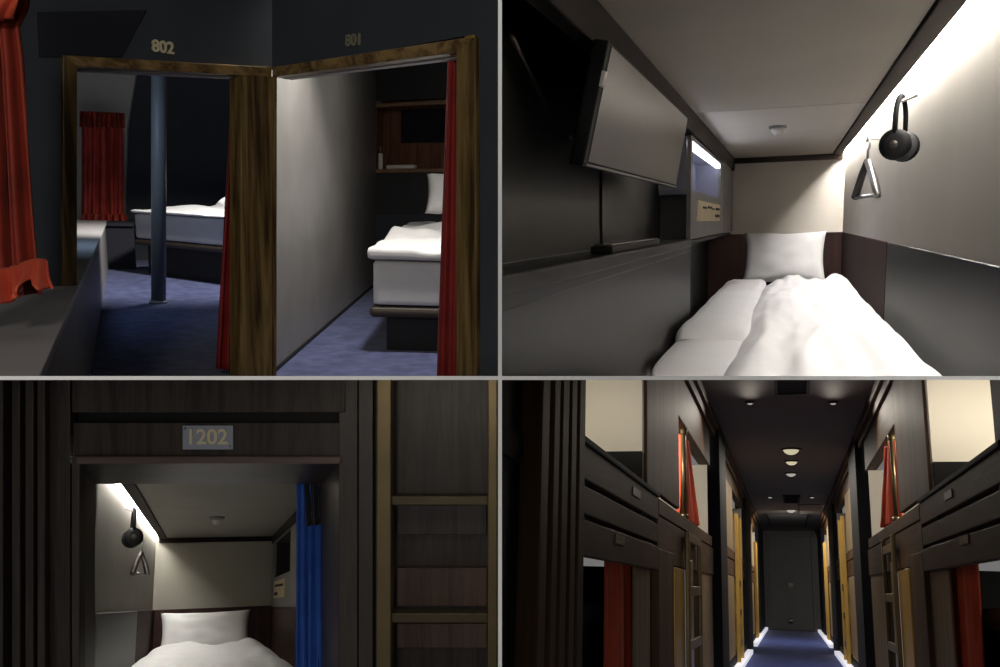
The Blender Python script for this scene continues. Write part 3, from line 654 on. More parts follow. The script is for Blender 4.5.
# ================================================================ PANEL BOTTOM LEFT: front of a bunk, seen squarely, and the capsule behind it
f = R3F; DF = 4.5
def fp(px, py, d=DF): return f.at('d', d, px, py)
def fbox(b, x0, x1, y0, y1, d0, d1, bev=0.0):       # a board whose front face spans these points of the front wall
    p, q = fp(x0, y1, d0), fp(x1, y0, d0); return b.box(p.x, q.x, d0, d1, p.z, q.z, bev)
b = B()
for x0, x1 in ((-6, 3), (11.5, 20), (25, 33.5), (37, 45)): fbox(b, x0, x1, 360, 800, 4.42, 4.52, 0.006)
struct('trim_12', f, b, 'facade_wood', 'dark vertical slats on the left of the numbered bunk front', 'slats')
struct('wall_front', f, fbox(fbox(B(), -60, 76, 340, 800, 4.535, 4.6), 340, 380, 340, 800, 4.535, 4.6), 'facade_black', 'black backing wall behind the slats and jambs', 'wall')
struct('trim_13', f, fbox(B(), 47, 70, 360, 800, 4.47, 4.53, 0.005), 'facade_wood', 'dark flat board between the slats and the bunk opening', 'board')
struct('trim_14', f, fbox(B(), 72, 345, 340, 412.5, 4.46, 4.53, 0.005), 'facade_wood', 'black wood board above the shadow gap', 'board')
struct('trim_15', f, fbox(B(), 70, 346, 400, 440, 4.56, 4.62), 'facade_black', 'black shadow gap above the numbered board', 'gap')
struct('trim_16', f, fbox(B(), 73, 345, 422.5, 457, 4.49, 4.56, 0.004), 'facade_wood', 'dark wood board carrying the number plate', 'board')
struct('trim_17', f, fbox(B(), 76, 341, 456, 464, 4.455, 4.56, 0.008), 'lip_wood', 'reddish brown ledge under the number plate', 'ledge')
b = B(); DO = 4.78
def rev(pa, pb, qa, qb, out): b.prism([fp(*pa, 4.5), fp(*pb, 4.5), fp(*qb, DO), fp(*qa, DO)], out)
rev((79, 464), (339, 464), (95, 484), (322, 484), (0, 0.0, 0.03))
struct('trim_18', f, b, 'frame_wood_u', 'splayed dark head of the bunk opening', 'frame')
b = B(); rev((79, 464), (79, 820), (95, 484), (95, 820), (-0.03, 0, 0))
struct('trim_19', f, b, 'frame_wood', 'splayed dark left side of the bunk opening', 'frame')
b = B(); rev((339, 464), (339, 820), (322, 484), (322, 820), (0.03, 0, 0))
struct('trim_20', f, b, 'frame_wood', 'splayed dark right side of the bunk opening by the blue curtain', 'frame')
struct('trim_21', f, fbox(B(), 71.5, 79.5, 456, 820, 4.475, 4.54, 0.004), 'frame_wood', 'narrow upright left of the bunk opening', 'frame')
struct('trim_22', f, fbox(fbox(B(), 339, 357.5, 360, 820, 4.475, 4.54, 0.004), 358.5, 373, 360, 820, 4.475, 4.54, 0.004), 'frame_wood', 'broad dark upright between the blue curtain and the ladder', 'frame')
# number plate
NP = thing('number_plate', f, fp(207.5, 449.5), 'grey metal plate reading 1202 above the bunk opening', 'sign')
make('plate', f, fbox(B(), 182.5, 233, 425.5, 449.5, 4.478, 4.49, 0.002), 'plate_steel', NP)
text_mesh('numerals', f, '1202', fp(207, 437.5, 4.476), (1, 0, 0), (0, 0, 1), 0.074, 0.01, 'numeral_gold', NP)
for x, y in ((185, 428.5), (230, 446.5)): make('screw', f, B().lathe(fp(x, y, 4.478), (0, -1, 0), [(0.006, 0), (0.005, 0.003), (0, 0.004)], 12), 'steel', NP, True)
# ladder beside the bunk
LD = thing('bunk_ladder', f, fp(435, 800), 'dull brass ladder with flat rungs right of the blue curtained bunk', 'ladder')
make('rail', f, fbox(B(), 376, 391.5, 330, 800, 4.40, 4.50, 0.008), 'brass', LD)
make('rail', f, fbox(B(), 487.5, 498, 330, 800, 4.40, 4.50, 0.008), 'brass', LD)
for y0, y1 in ((496, 505.5), (613, 623), (733, 743)): make('rung', f, fbox(B(), 391, 488, y0, y1, 4.42, 4.50, 0.006), 'brass_dim', LD)
struct('wall_recess', f, fbox(B(), 374, 520, 330, 820, 4.66, 4.72), 'facade_wood', 'dark wood wall behind the brass ladder', 'wall')
for y0, y1, n in ((505, 535, 23), (568, 606, 24), (624, 648, 25)):
    struct('trim_%d' % n, f, fbox(B(), 397, 487, y0, y1, 4.60, 4.66, 0.004), 'tread_wood' if n > 23 else 'facade_wood', {23: 'dark board behind the ladder below its upper rung', 24: 'brown board behind the ladder just above its lower rung', 25: 'brown board behind the ladder just below its lower rung'}[n], 'board')
# blue curtain
b = curtain_sheet(B(), fp(297, 480, 4.84), fp(321, 480, 4.84), fp(296, 800, 4.84), fp(323, 800, 4.84), (0, -1, 0), 3.2, 0.014, 0.02, 2.2)
cu = tag(make('curtain', f, b, 'blue_curtain', None, True), 'bright blue curtain drawn to the right of the numbered bunk', 'curtain')
make('valance', f, curtain_sheet(B(), fp(304, 478, 4.815), fp(324, 478, 4.815), fp(308, 526, 4.815), fp(324, 524, 4.815), (0, -1, 0), 2, 0.008, 0.014, 1), 'navy_cloth', cu, True)

# the capsule
r = R3; D3 = 11.1
cutp = [(r.M.inverted() @ (CAM + V((0, 4.80, 0))), r.R.transposed() @ V((0, 1, 0)))]
uL = r.at('d', D3, 154, 580).x; uR = r.at('d', D3, 272, 580).x; vC = r.at('d', D3, 207, 537.5).z; vW = r.at('d', D3, 207, 608).z
cutq = [(r.M.inverted() @ (CAM + V((0, 4.90, 0))), r.R.transposed() @ V((0, 1, 0)))]
def S3(name, b, mat, label, cat): return struct(name, r, b, mat, label, cat, False, cutp)
S3('floor', B().box(uL - 0.1, uR + 0.3, 3, D3, -1.15, -1.08), 'blue_carpet', 'floor beneath the bed behind the blue curtain', 'floor')
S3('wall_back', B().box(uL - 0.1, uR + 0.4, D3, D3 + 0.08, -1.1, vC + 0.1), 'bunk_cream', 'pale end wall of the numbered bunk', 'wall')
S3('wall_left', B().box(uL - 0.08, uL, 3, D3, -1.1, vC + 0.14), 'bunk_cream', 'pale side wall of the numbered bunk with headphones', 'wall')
S3('trim_26', B().box(uL, uR, D3 - 0.035, D3, -1.1, vW, 0.004), 'wainscot_brown', 'dark headboard panel behind the pillow of the numbered bunk', 'panel')
ds = r.at('u', uL, 134, 630).y
S3('trim_27', B().box(uL, uL + 0.022, ds + 0.012, D3 - 0.035, -1.1, vW, 0.004), 'wainscot_brown', 'dark brown wainscot left of the pillow in the numbered bunk', 'panel')
S3('trim_28', B().box(uL, uL + 0.022, 3, ds - 0.012, -1.1, vW, 0.004), 'black_gloss', 'charcoal wainscot under the headphones of the numbered bunk', 'panel')
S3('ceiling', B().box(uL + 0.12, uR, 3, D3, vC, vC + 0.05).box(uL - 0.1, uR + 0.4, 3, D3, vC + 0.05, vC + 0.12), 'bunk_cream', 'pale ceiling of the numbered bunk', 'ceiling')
S3('trim_29', B().box(uL + 0.034, uL + 0.118, 3, D3 - 0.03, vC - 0.012, vC + 0.03, 0.004), 'capsule_beam', 'dark light pelmet along the left ceiling edge of the numbered bunk', 'beam')
S3('trim_30', B().box(uL + 0.034, uR, D3 - 0.05, D3 - 0.005, vC - 0.055, vC - 0.001, 0.003), 'capsule_beam', 'dark strip across the end wall top of the numbered bunk', 'beam')
S3('trim_31', B().box(uR - 0.012, uR + 0.05, 3, D3 - 0.05, vC - 0.09, vC - 0.001, 0.004), 'capsule_beam', 'dark fascia on the right ceiling edge of the numbered bunk', 'beam')
tag(make('led_strip', r, B().box(uL + 0.008, uL + 0.026, 3, D3 - 0.06, vC + 0.012, vC + 0.022), 'led_bunk', None, False, cutp), 'bright LED strip above the headphones in the numbered bunk', 'light')
# shelf unit on the right wall
dS = r.at('u', uR, 297, 570).y; dn0 = r.at('u', uR, 290, 570).y; dn1 = r.at('u', uR, 274.5, 570).y
vb = r.at('d', dn0, 290, 607).z; nv0 = r.at('d', dn0, 290, 571).z; nv1 = r.at('d', dn0, 290, 528).z
U = thing('shelf_unit', r, (uR, dn0, vb), 'grey shelf unit with dark niche beside the blue curtain', 'shelf unit')
b = B().box(uR, uR + 0.02, 4.5, dn0, vb, vC - 0.09, 0.002).box(uR, uR + 0.02, dn1, D3 - 0.05, vb, vC - 0.09, 0.002).box(uR, uR + 0.02, dn0, dn1, nv1, vC - 0.09).box(uR, uR + 0.02, dn0, dn1, vb, nv0)
make('front_panel', r, b, 'unit_grey', U, False, cutp)
make('niche_box', r, B().box(uR + 0.19, uR + 0.21, dn0, dn1, nv0, nv1).box(uR + 0.02, uR + 0.19, dn0 - 0.02, dn0, nv0, nv1).box(uR + 0.02, uR + 0.19, dn1, dn1 + 0.02, nv0, nv1).box(uR + 0.02, uR + 0.19, dn0, dn1, nv0 - 0.02, nv0).box(uR + 0.02, uR + 0.19, dn0, dn1, nv1, nv1 + 0.02), 'recess_black', U, False, cutp)  # black faces put the shade of the unlit niche into the colour
a0, a1 = r.at('u', uR, 285, 585).y, r.at('u', uR, 274.5, 585).y
pv0, pv1 = r.at('d', a0, 285, 597).z, r.at('d', a0, 285, 578).z
pl = make('control_plate', r, B().box(uR - 0.008, uR + 0.002, a0, a1, pv0, pv1, 0.003), 'plate_cream', U)
for a, c, w_, h_ in ((0.1, 0.62, 0.34, 0.13), (0.5, 0.66, 0.34, 0.13), (0.6, 0.15, 0.28, 0.2)):
    make('switch', r, B().box(uR - 0.014, uR - 0.008, a0 + (a1 - a0) * a, a0 + (a1 - a0) * (a + w_), pv0 + (pv1 - pv0) * c, pv0 + (pv1 - pv0) * (c + h_), 0.002), 'plastic_black', pl)
S3('trim_32', B().box(uR + 0.0, uR + 0.05, 4.5, D3, -1.1, vb - 0.004, 0.003), 'wainscot_brown', 'dark wainscot below the shelf unit by the blue curtain', 'panel')
S3('wall_right', B().box(uR + 0.23, uR + 0.28, 3, D3, -1.1, vC + 0.1), 'recess_black', 'black wall behind the shelf unit of the numbered bunk', 'wall')
detector(r, r.at('v', vC, 217, 517), 0.062, 'white smoke detector on the ceiling of the numbered bunk')
hd = r.at('u', uL + 0.09, 129, 538)
headphones(r, hd + V((0.02, 0, 0)), (-0.16, 0.98, 0.0), 0.06, 'the numbered bunk', 'black headphones hanging on the pale wall of the numbered bunk', (-0.05, 0.0, 0.01))
hp = r.at('u', uL + 0.06, 141.5, 552)
hanger(r, hp, (0.044, 0.2, 0.0), 0.2, 0, 'the numbered bunk', (-0.058, 0, 0))
BD = thing('bed', r, (0, 7, -1.08), 'low bed beneath the white duvet of the numbered bunk', 'bed')
make('base', r, B().box(uL + 0.03, uR - 0.01, 5.0, D3 - 0.05, -1.08, -0.96, 0.02), 'bed_black', BD, False, cutq)
make('mattress', r, B().box(uL + 0.04, uR - 0.02, 5.0, D3 - 0.05, -0.95, -0.63, 0.03), 'linen', BD, False, cutq)
def duv3(a, c):
    s = a * 2 - 1; d = 4.8 + c * 5.3
    uc, w = 0.045, 0.585 + 0.01 * nz(c * 5, 8)
    v = -0.53 + (0.18 + 0.02 * nz(d, s * 1.5, 2)) * max(0.0, 1 - abs(s) ** (12 if s < 0 else 5)) ** 0.6
    body = max(0.0, 1 - s ** 6)
    v += body * (0.03 * nz(s * 2.4 + 4, d * 1.2) + 0.016 * nz(s * 4.5 - d, d * 2.2, 6))
    if s > 0.45: v += 0.05 * math.exp(-((s - 0.66) / 0.16) ** 2) * c
    if c > 0.94: v -= (c - 0.94) / 0.06 * 0.06
    return V((uc + w * s, d, v))
DV = thing('duvet', r, (0, 6.5, -0.56), 'white duvet in the numbered bunk behind the blue curtain', 'duvet')
make('cover', r, B().sheet(duv3, 60, 110), 'linen', DV, True, cutq)
pc = (r.at('d', 10.6, 166, 632.5) + r.at('d', 10.6, 244, 632.5)) / 2
tag(make('pillow', r, pillow_mesh(pc, (1, 0, 0.0), (0, 0.4, 0.92), 0.94, 0.49, 0.17, 11), 'linen', None, True), 'white pillow at the head of the numbered bunk', 'pillow')

lamp('unseen_front_spot', R3F, (-0.55, -1.4, -0.02), (-1.2, 4.5, -0.42), 66, 0.15, (1, 0.93, 0.85), None, 64, 'SPOT', 0.9)  # unseen spot behind the camera, added to light the bunk front and plate

# ================================================================ PANEL BOTTOM RIGHT: corridor between two rows of bunks
r = R4; DE = 20.0
uL = r.at('d', DE, 763, 590).x; uR = r.at('d', DE, 820, 590).x
vC = r.at('d', DE, 790, 531).z; vF = r.at('d', DE, 790, 630.5).z
struct('floor', r, B().box(uL - 0.3, uR + 0.3, 2, DE, vF - 0.05, vF), 'navy_carpet', 'dark blue carpet of the corridor', 'floor')
struct('ceiling', r, B().box(uL - 0.2, uR + 0.2, 3, DE, vC, vC + 0.06), 'corridor_ceiling', 'charcoal corridor ceiling with small lights', 'ceiling')
struct('wall_end', r, B().box(uL - 0.3, uR + 0.3, DE, DE + 0.1, vF - 0.05, vC + 0.1), 'end_wall', 'dark end wall of the corridor', 'wall')
W_, H_ = uR - uL, vC - vF
uM = (uL + uR) / 2
dr = thing('door_3', r, (uM, DE, vF), 'plain dark door closing the far end of the corridor', 'door', None, 'structure')
make('leaf', r, B().box(uM - 0.42, uM + 0.42, DE - 0.03, DE - 0.002, vF + 0.01, vF + 1.9, 0.004), 'end_wall', dr)
make('frame', r, B().box(uM - 0.47, uM - 0.425, DE - 0.05, DE - 0.002, vF, vF + 1.95).box(uM + 0.425, uM + 0.47, DE - 0.05, DE - 0.002, vF, vF + 1.95).box(uM - 0.47, uM + 0.47, DE - 0.05, DE - 0.002, vF + 1.905, vF + 1.95), 'end_wall', dr)
p = r.at('d', DE - 0.035, 791, 585); make('sign_plate', r, B().box(p.x - 0.05, p.x + 0.05, DE - 0.04, DE - 0.03, p.z - 0.05, p.z + 0.05, 0.003), 'dark_steel', dr)
p = r.at('d', DE - 0.06, 791, 620.5); make('knob', r, B().lathe(p, (0, -1, 0), [(0.03, -0.03), (0.02, 0), (0.045, 0.02), (0.05, 0.05), (0.03, 0.075), (0, 0.08)], 20), 'steel', dr, True)
# cornices and ceiling fittings
for s, U, n, side in ((-1, uL, 33, 'left'), (1, uR, 34, 'right')):
    struct('trim_%d' % n, r, B().box(*sorted((U, U - s * 0.05)), 3, DE, vC - 0.06, vC, 0.004).box(*sorted((U, U - s * 0.025)), 3, DE, vC - 0.12, vC - 0.062, 0.004), 'cabin_wood_d', 'dark wood cornice along the %s side of the corridor ceiling' % side, 'cornice')
def downlight(px, py, rad, mat, label, group=None):
    c = r.at('v', vC, px, py)
    t = thing('downlight', r, c, label, 'ceiling light', group)
    make('ring', r, B().lathe(c, (0, 0, -1), [(rad * 1.18, 0), (rad * 1.15, 0.012), (rad * 0.95, 0.014), (rad * 0.93, 0.004)], 28), 'dark_steel', t, True)
    make('lens', r, B().lathe(c, (0, 0, -1), [(rad * 0.92, 0.002), (rad * 0.88, 0.18 * rad), (rad * 0.72, 0.42 * rad), (rad * 0.45, 0.6 * rad), (rad * 0.2, 0.67 * rad), (0, 0.69 * rad)], 28), mat, t, True)
    return c
big = [downlight(791, 449, 0.078, 'lamp_beige', 'large round beige ceiling light, nearest of the row along the middle of the corridor'),
       downlight(791.5, 461, 0.062, 'lamp_beige', 'second round beige ceiling light, just beyond the large one in the corridor'),
       downlight(791, 473, 0.060, 'lamp_grey', 'third round ceiling light from the viewer along the middle of the corridor'),
       downlight(791, 509.5, 0.075, 'lamp_grey', 'farthest round ceiling light, just before the air grille in the corridor')]
for x, y, k in ((750, 402, 'small near downlight left of the black ceiling vent'), (833, 402, 'small near downlight right of the black ceiling vent'), (770, 496.5, 'small far downlight left of the second black vent'), (812, 496.5, 'small far downlight right of the second black vent')):
    downlight(x, y, 0.028 if y < 450 else 0.036, 'lamp_grey', k)
def ceil_rect(x0, x1, y0, y1):
    a, c = r.at('v', vC, x0, y0), r.at('v', vC, x1, y1); m0 = r.at('v', vC, x0, (y0 + y1) / 2); m1 = r.at('v', vC, x1, (y0 + y1) / 2)
    return m0.x, m1.x, c.y, a.y
def vent(x0, x1, y0, y1, label, n):
    u0, u1, d0, d1 = ceil_rect(x0, x1, y0, y1)
    if d0 > d1: d0, d1 = d1, d0
    t = thing('ceiling_vent', r, ((u0 + u1) / 2, (d0 + d1) / 2, vC - 0.02), label, 'vent')
    make('frame', r, B().box(u0, u0 + 0.02, d0, d1, vC - 0.02, vC - 0.001).box(u1 - 0.02, u1, d0, d1, vC - 0.02, vC - 0.001).box(u0, u1, d0, d0 + 0.02, vC - 0.02, vC - 0.001).box(u0, u1, d1 - 0.02, d1, vC - 0.02, vC - 0.001), 'post_dark', t)
    b = B()
    for i in range(n):
        q = d0 + 0.02 + (d1 - d0 - 0.04) * (i + 0.5) / n; b.box(u0 + 0.02, u1 - 0.02, q - 0.008, q + 0.008, vC - 0.014, vC - 0.004)
    make('louvre', r, b, 'facade_black', t)
    make('duct', r, B().box(u0 + 0.02, u1 - 0.02, d0 + 0.02, d1 - 0.02, vC - 0.003, vC - 0.001), 'facade_black', t)
vent(774, 810, 374, 391, 'black ceiling vent between the two near small downlights', 10)
vent(783, 800, 495, 502, 'small black vent between the two far small downlights', 8)
vent(768, 807, 513.5, 524.5, 'wide black air grille on the ceiling near the end door', 14)
u0, u1, d0, d1 = ceil_rect(798, 823, 504, 513)
if d0 > d1: d0, d1 = d1, d0
t = thing('access_hatch', r, ((u0 + u1) / 2, (d0 + d1) / 2, vC - 0.01), 'square ceiling access hatch right of the farthest round light', 'hatch')
make('frame', r, B().box(u0, u1, d0, d0 + 0.03, vC - 0.01, vC - 0.001).box(u0, u1, d1 - 0.03, d1, vC - 0.01, vC - 0.001).box(u0, u0 + 0.02, d0, d1, vC - 0.01, vC - 0.001).box(u1 - 0.02, u1, d0, d1, vC - 0.01, vC - 0.001), 'dark_steel', t)
make('panel', r, B().box(u0 + 0.02, u1 - 0.02, d0 + 0.03, d1 - 0.03, vC - 0.006, vC - 0.001), 'corridor_ceiling', t)

# ---- the rows of bunks
def side(s, U, X, name):
    # X maps the picture columns of this side; depths follow from the wall plane
    def dd(px): return r.at('u', U, px, 590).y
    def zz(px, py): return r.at('u', U, px, py).z
    def bx(b, e0, e1, d0, d1, v0, v1, bev=0.0):       # e0, e1: distance behind the wall face (negative stands out)
        a, c = U + s * e0, U + s * e1
        return b.box(min(a, c), max(a, c), d0, d1, v0, v1, bev)
    beds = 'left' if s < 0 else 'right'
    d1a, d1b = dd(X['open0']), dd(X['open1'])           # near upper opening
    vS = X['sill']; vB, vG, vH = vS - 0.10, vS - 0.195, vS - 0.305
    dpost = dd(X['post'])
    # near pair of bunks
    nb = thing('bunk_cabin', r, (U + s * 0.4, (d1a + d1b) / 2, vF), 'nearest pair of bunks, upper one lit cream, on the %s of the corridor' % beds, 'bunk', 'bunk cabins along the corridor')
    ea, eb = d1a - 0.02, d1b + 0.06
    make('side_wall', r, bx(B(), 0.004, 1.9, eb, eb + 0.05, X['vw'], 1.6), 'cream_wall', nb)
    make('wainscot', r, bx(B(), 0.004, 1.9, eb - 0.01, eb + 0.05, vS - 0.1, X['vw'], 0.003), 'black_gloss', nb)
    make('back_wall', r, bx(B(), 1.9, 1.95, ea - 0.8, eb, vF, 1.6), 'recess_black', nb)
    make('bunk_floor', r, bx(B(), 0.03, 1.9, ea - 0.8, eb, vS - 0.12, vS - 0.06), 'bed_black', nb)
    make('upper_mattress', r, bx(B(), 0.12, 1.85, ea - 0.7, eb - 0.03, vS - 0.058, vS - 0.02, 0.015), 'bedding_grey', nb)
    make('sill_board', r, bx(B(), -0.004, 0.03, d1a - 0.12, dpost, vB + 0.004, vS, 0.004), 'cabin_wood_d', nb)
    make('sill_cap', r, bx(B(), -0.012, 0.035, d1a - 0.12, dpost, vS, vS + 0.02, 0.004), 'post_dark', nb)
    make('middle_board', r, bx(B(), 0.0, 0.03, d1a - 0.12, dpost, vG + 0.004, vB - 0.012, 0.004), 'cabin_wood_d', nb)
    make('header_board', r, bx(B(), -0.004, 0.03, d1a - 0.12, dpost, vH, vG - 0.012, 0.004), 'cabin_wood_d', nb)
    make('shadow_gap', r, bx(B(), 0.02, 0.034, d1a - 0.12, dpost, vH + 0.01, vS - 0.005), 'facade_black', nb)
    for px, py in X['plates']:
        q = r.at('u', U, px, py); pl = make('number_plate', r, bx(B(), -0.008, -0.004, q.y - 0.085, q.y + 0.085, q.z - 0.015, q.z + 0.015, 0.001), 'brass_dim', nb)
    # lower bunk of the pair
    j0, j1 = dd(X['jamb0']), dd(X['jamb1'])
    make('jamb_panel', r, bx(B(), 0.02, 0.03, j0, j1, vF, vH, 0.004), 'jamb_wood', nb)
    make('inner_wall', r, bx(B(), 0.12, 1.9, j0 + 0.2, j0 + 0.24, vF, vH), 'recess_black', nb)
    make('bed_front', r, bx(B(), 0.125, 0.16, d1a - 0.9, j0 + 0.19, vF, X['bedv'] - 0.02, 0.006), 'black_gloss', nb)
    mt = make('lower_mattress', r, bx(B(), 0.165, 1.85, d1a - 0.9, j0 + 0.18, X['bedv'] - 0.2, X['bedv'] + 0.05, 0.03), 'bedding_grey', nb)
    make('lit_patch_block', r, bx(B(), 0.30, 0.40, j0 + 0.13, j0 + 0.195, vH - 0.13, vH - 0.07), 'cream_wall', nb)  # cream block stands in for a small lit patch, no lamp here
    # red curtain of the lower bunk
    c0, c1 = X['cur']
    ca, cb = r.at('u', U + s * 0.065, c0[0], 590), r.at('u', U + s * 0.065, c1[0], 590)
    b = curtain_sheet(B(), V((ca.x, ca.y, vH + 0.03)), V((cb.x, cb.y, vH + 0.03)), V((ca.x, ca.y + 0.02, vF + 0.04)), V((cb.x, cb.y, vF + 0.04)), (s, 0, 0), 3.5, 0.01, 0.018, 1.3 + s)
    tag(make('curtain', r, b, 'orange_curtain', None, True), 'bright red curtain hanging in the near lower bunk on the %s of the corridor' % beds, 'curtain', 'red corridor curtains')
    # end of the slatted wall
    # broad pilaster beside the upper opening
    e0, e1 = dd(X['pil0']), dd(X['pil1'])
    struct('trim_%d' % X['n'], r, bx(B(), -0.006, 0.02, e0, e1, vS + 0.02, vC, 0.004), 'cabin_wood', 'broad dark upright beside the lit near upper bunk, %s side' % beds, 'upright')
    lp0, lp1 = dpost + 0.005, dd(X['brass0'])
    struct('trim_%d' % (X['n'] + 1), r, bx(B(), -0.004, 0.10, lp0, lp1, vF, vH + 0.09, 0.004), 'cabin_wood', 'dark lower upright next to the gold panel, %s side' % beds, 'upright')
    # second bay : ladder below, curtained upper opening above
    b0, b1 = dd(X['brass0']), dd(X['brass1']); l1 = dd(X['lad1']); q1 = dd(X['pan1']); g0 = dd(X['up0']); g1 = dd(X['up1'])
    cb2 = thing('bunk_cabin', r, (U + s * 0.4, (b0 + q1) / 2, vF), 'second pair of bunks behind the ladder on the %s of the corridor' % beds, 'bunk', 'bunk cabins along the corridor')
    make('gold_panel', r, bx(B(), -0.01, 0.06, b0 + 0.01, b1, vF, vS - 0.28, 0.004), 'gold', cb2)
    make('fascia', r, bx(B(), 0.0, 0.06, lp0, q1, vS - 0.27, vS - 0.075, 0.004), 'cabin_wood_d', cb2)
    make('sill', r, bx(B(), -0.006, 0.06, dpost + 0.003, g1, vS - 0.07, vS, 0.004), 'cabin_wood_d', cb2)
    make('side_panel', r, bx(B(), 0.01, 0.07, l1 + 0.02, q1, vF + 0.12, vS - 0.23, 0.004), 'jamb_wood', cb2)
    make('ladder_recess', r, bx(B(), 0.11, 0.15, lp0 - 0.2, l1 + 0.1, vF, vS - 0.1), 'facade_black', cb2)
    make('upper_side_wall', r, bx(B(), 0.02, 1.6, g1 - 0.03, g1, vS, vS + 0.52), 'cream_wall', cb2)
    make('upper_header', r, bx(B(), 0.0, 0.08, g0, g1, vS + 0.52, vC - 0.005, 0.004), 'cabin_wood_d', cb2)
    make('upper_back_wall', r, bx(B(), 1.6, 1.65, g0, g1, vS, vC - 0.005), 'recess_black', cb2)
    make('bunk_floor', r, bx(B(), 0.06, 1.6, g0, g1, vS - 0.1, vS - 0.01), 'bed_black', cb2)
    h0, h1 = X['cur2']
    k0 = r.at('u', U + s * 0.04, h0, 590); k1 = r.at('u', U + s * 0.04, h1, 590)
    b = curtain_sheet(B(), V((k0.x, k0.y, vS + 0.50)), V((k0.x, k0.y + (k1.y - k0.y) * 0.4, vS + 0.50)), V((k0.x, k0.y, vS + 0.02)), V((k1.x, k1.y, vS + 0.02)), (s, 0, 0), 3, 0.015, 0.03, 0.7 + s)
    tag(make('curtain', r, b, 'orange_curtain', None, True), 'bright red curtain tied in the second upper bunk on the %s of the corridor' % beds, 'curtain', 'red corridor curtains')
    ld = thing('bunk_ladder', r, (U, (b1 + l1) / 2, vF), 'gold edged ladder to the second upper bunk on the %s of the corridor' % beds, 'ladder', 'gold edged corridor ladders')
    ra, rb = r.at('u', U - s * 0.024, X['brass1'] - s * 5, 590).y, r.at('u', U - s * 0.024, X['lad1'], 590).y
    for q in (ra, rb):
        make('rail', r, bx(B(), -0.036, -0.013, q - 0.03, q + 0.03, vF, vS - 0.08, 0.006), 'brass', ld)
    for v in (vF + 0.14, vF + 0.42, vF + 0.70, vF + 0.98):
        if v < vS - 0.12: make('rung', r, bx(B(), -0.034, -0.015, ra + 0.03, rb - 0.03, v, v + 0.05, 0.005), 'brass', ld)
    qm = ra + (rb - ra) * 0.5
    make('glint_strip', r, bx(B(), -0.0125, -0.002, qm - 0.07, qm + 0.07, vF, vS - 0.22, 0.006), 'steel', ld)  # pale strip added for the bright slits of reflected light
    gb = thing('grab_rail', r, (U, g0 + 0.35, vS), 'slim brass grab rail at the second upper bunk on the %s of the corridor' % beds, 'grab rail')
    qy = dd(X['grab']); c = U + s * 0.02
    make('bar', r, B().tube([(c, qy, vS + 0.004), (c, qy, vS + 0.517)], 0.013, 10), 'brass', gb, True)
    for v in (vS + 0.004, vS + 0.487): make('collar', r, B().tube([(c, qy, v), (c, qy, v + 0.03)], 0.021, 12), 'brass', gb, True)
    # posts and the farther bays
    posts = X['posts']
    for i, (x0, x1) in enumerate(posts):
        struct('trim_%d' % (X['n'] + 2 + i), r, bx(B(), -0.05 if i == 0 else -0.03, 0.10, dd(x0), dd(x1), vF, vC, 0.004), 'post_dark', 'dark full height post number %s along the %s of the corridor' % (('one', 'two', 'three')[i], beds), 'post')
    for i, (x0, x1) in enumerate(X['bays']):
        a, e = dd(x0), dd(x1); m = a + (e - a) * 0.42; m2 = a + (e - a) * 0.60
        fb = thing('bunk_cabin', r, (U + s * 0.4, (a + e) / 2, vF), '%s pair of bunks on the %s of the corridor%s' % (('third', 'fourth')[i], beds, (', beyond the dark post', ', next to the end door')[i]), 'bunk', 'bunk cabins along the corridor')
        make('upper_panel', r, bx(B(), 0.0, 0.06, a, m, vS + 0.02, vC - 0.25, 0.004), 'jamb_wood', fb)
        make('upper_header', r, bx(B(), 0.0, 0.06, a, e, vC - 0.25, vC - 0.06, 0.004), 'cabin_wood_d', fb)
        make('upper_side_wall', r, bx(B(), 0.02, 0.9, e - 0.04, e, vS, vC - 0.25), 'cream_wall', fb)
        make('upper_back_wall', r, bx(B(), 0.9, 0.95, a, e, vS, vC - 0.005), 'cream_wall', fb)
        make('fascia', r, bx(B(), -0.004, 0.06, a, e, vS - 0.07, vS + 0.015, 0.004), 'cabin_wood_d', fb)
        make('lower_fascia', r, bx(B(), 0.0, 0.06, a, e, vS - 0.23, vS - 0.08, 0.004), 'cabin_wood_d', fb)
        make('lower_panel', r, bx(B(), 0.0, 0.06, a, m, vF + 0.12, vS - 0.235, 0.004), 'jamb_wood', fb)
        make('gold_panel', r, bx(B(), -0.01, 0.06, m2, m2 + (e - m2) * 0.3, vF, vS - 0.24, 0.004), 'gold', fb)
        make('recess', r, bx(B(), 0.2, 0.24, m, e, vF, vS - 0.1), 'facade_black', fb)
        l2 = thing('bunk_ladder', r, (U, m2, vF), 'slim gold ladder at the %s pair of bunks on the %s of the corridor' % (('third', 'fourth')[i], beds), 'ladder', 'gold edged corridor ladders')
        for q in (m + 0.05, m2 - 0.04): make('rail', r, bx(B(), -0.05, -0.012, q - 0.03, q + 0.03, vF, vS + 0.4, 0.004), 'gold', l2)
        for v in (vF + 0.2, vF + 0.5, vF + 0.8): make('rung', r, bx(B(), -0.04, -0.013, m + 0.05, m2 - 0.04, v, v + 0.05), 'brass', l2)
        gl = lamp('bunk_light_or_fill', r, (U + s * 0.25, (a + e) / 2, vC - 0.35), (U + s * 0.35, (a + e) / 2, vS), 0.45 if i == 0 else 0.6, 0.3, (1, 0.85, 0.6), 0.5)
    # floor lights along the skirting
    segs = [(d1a, dd(posts[0][0])), (dd(posts[0][1]), dd(posts[1][0])), (dd(posts[1][1]), DE - 0.1)]
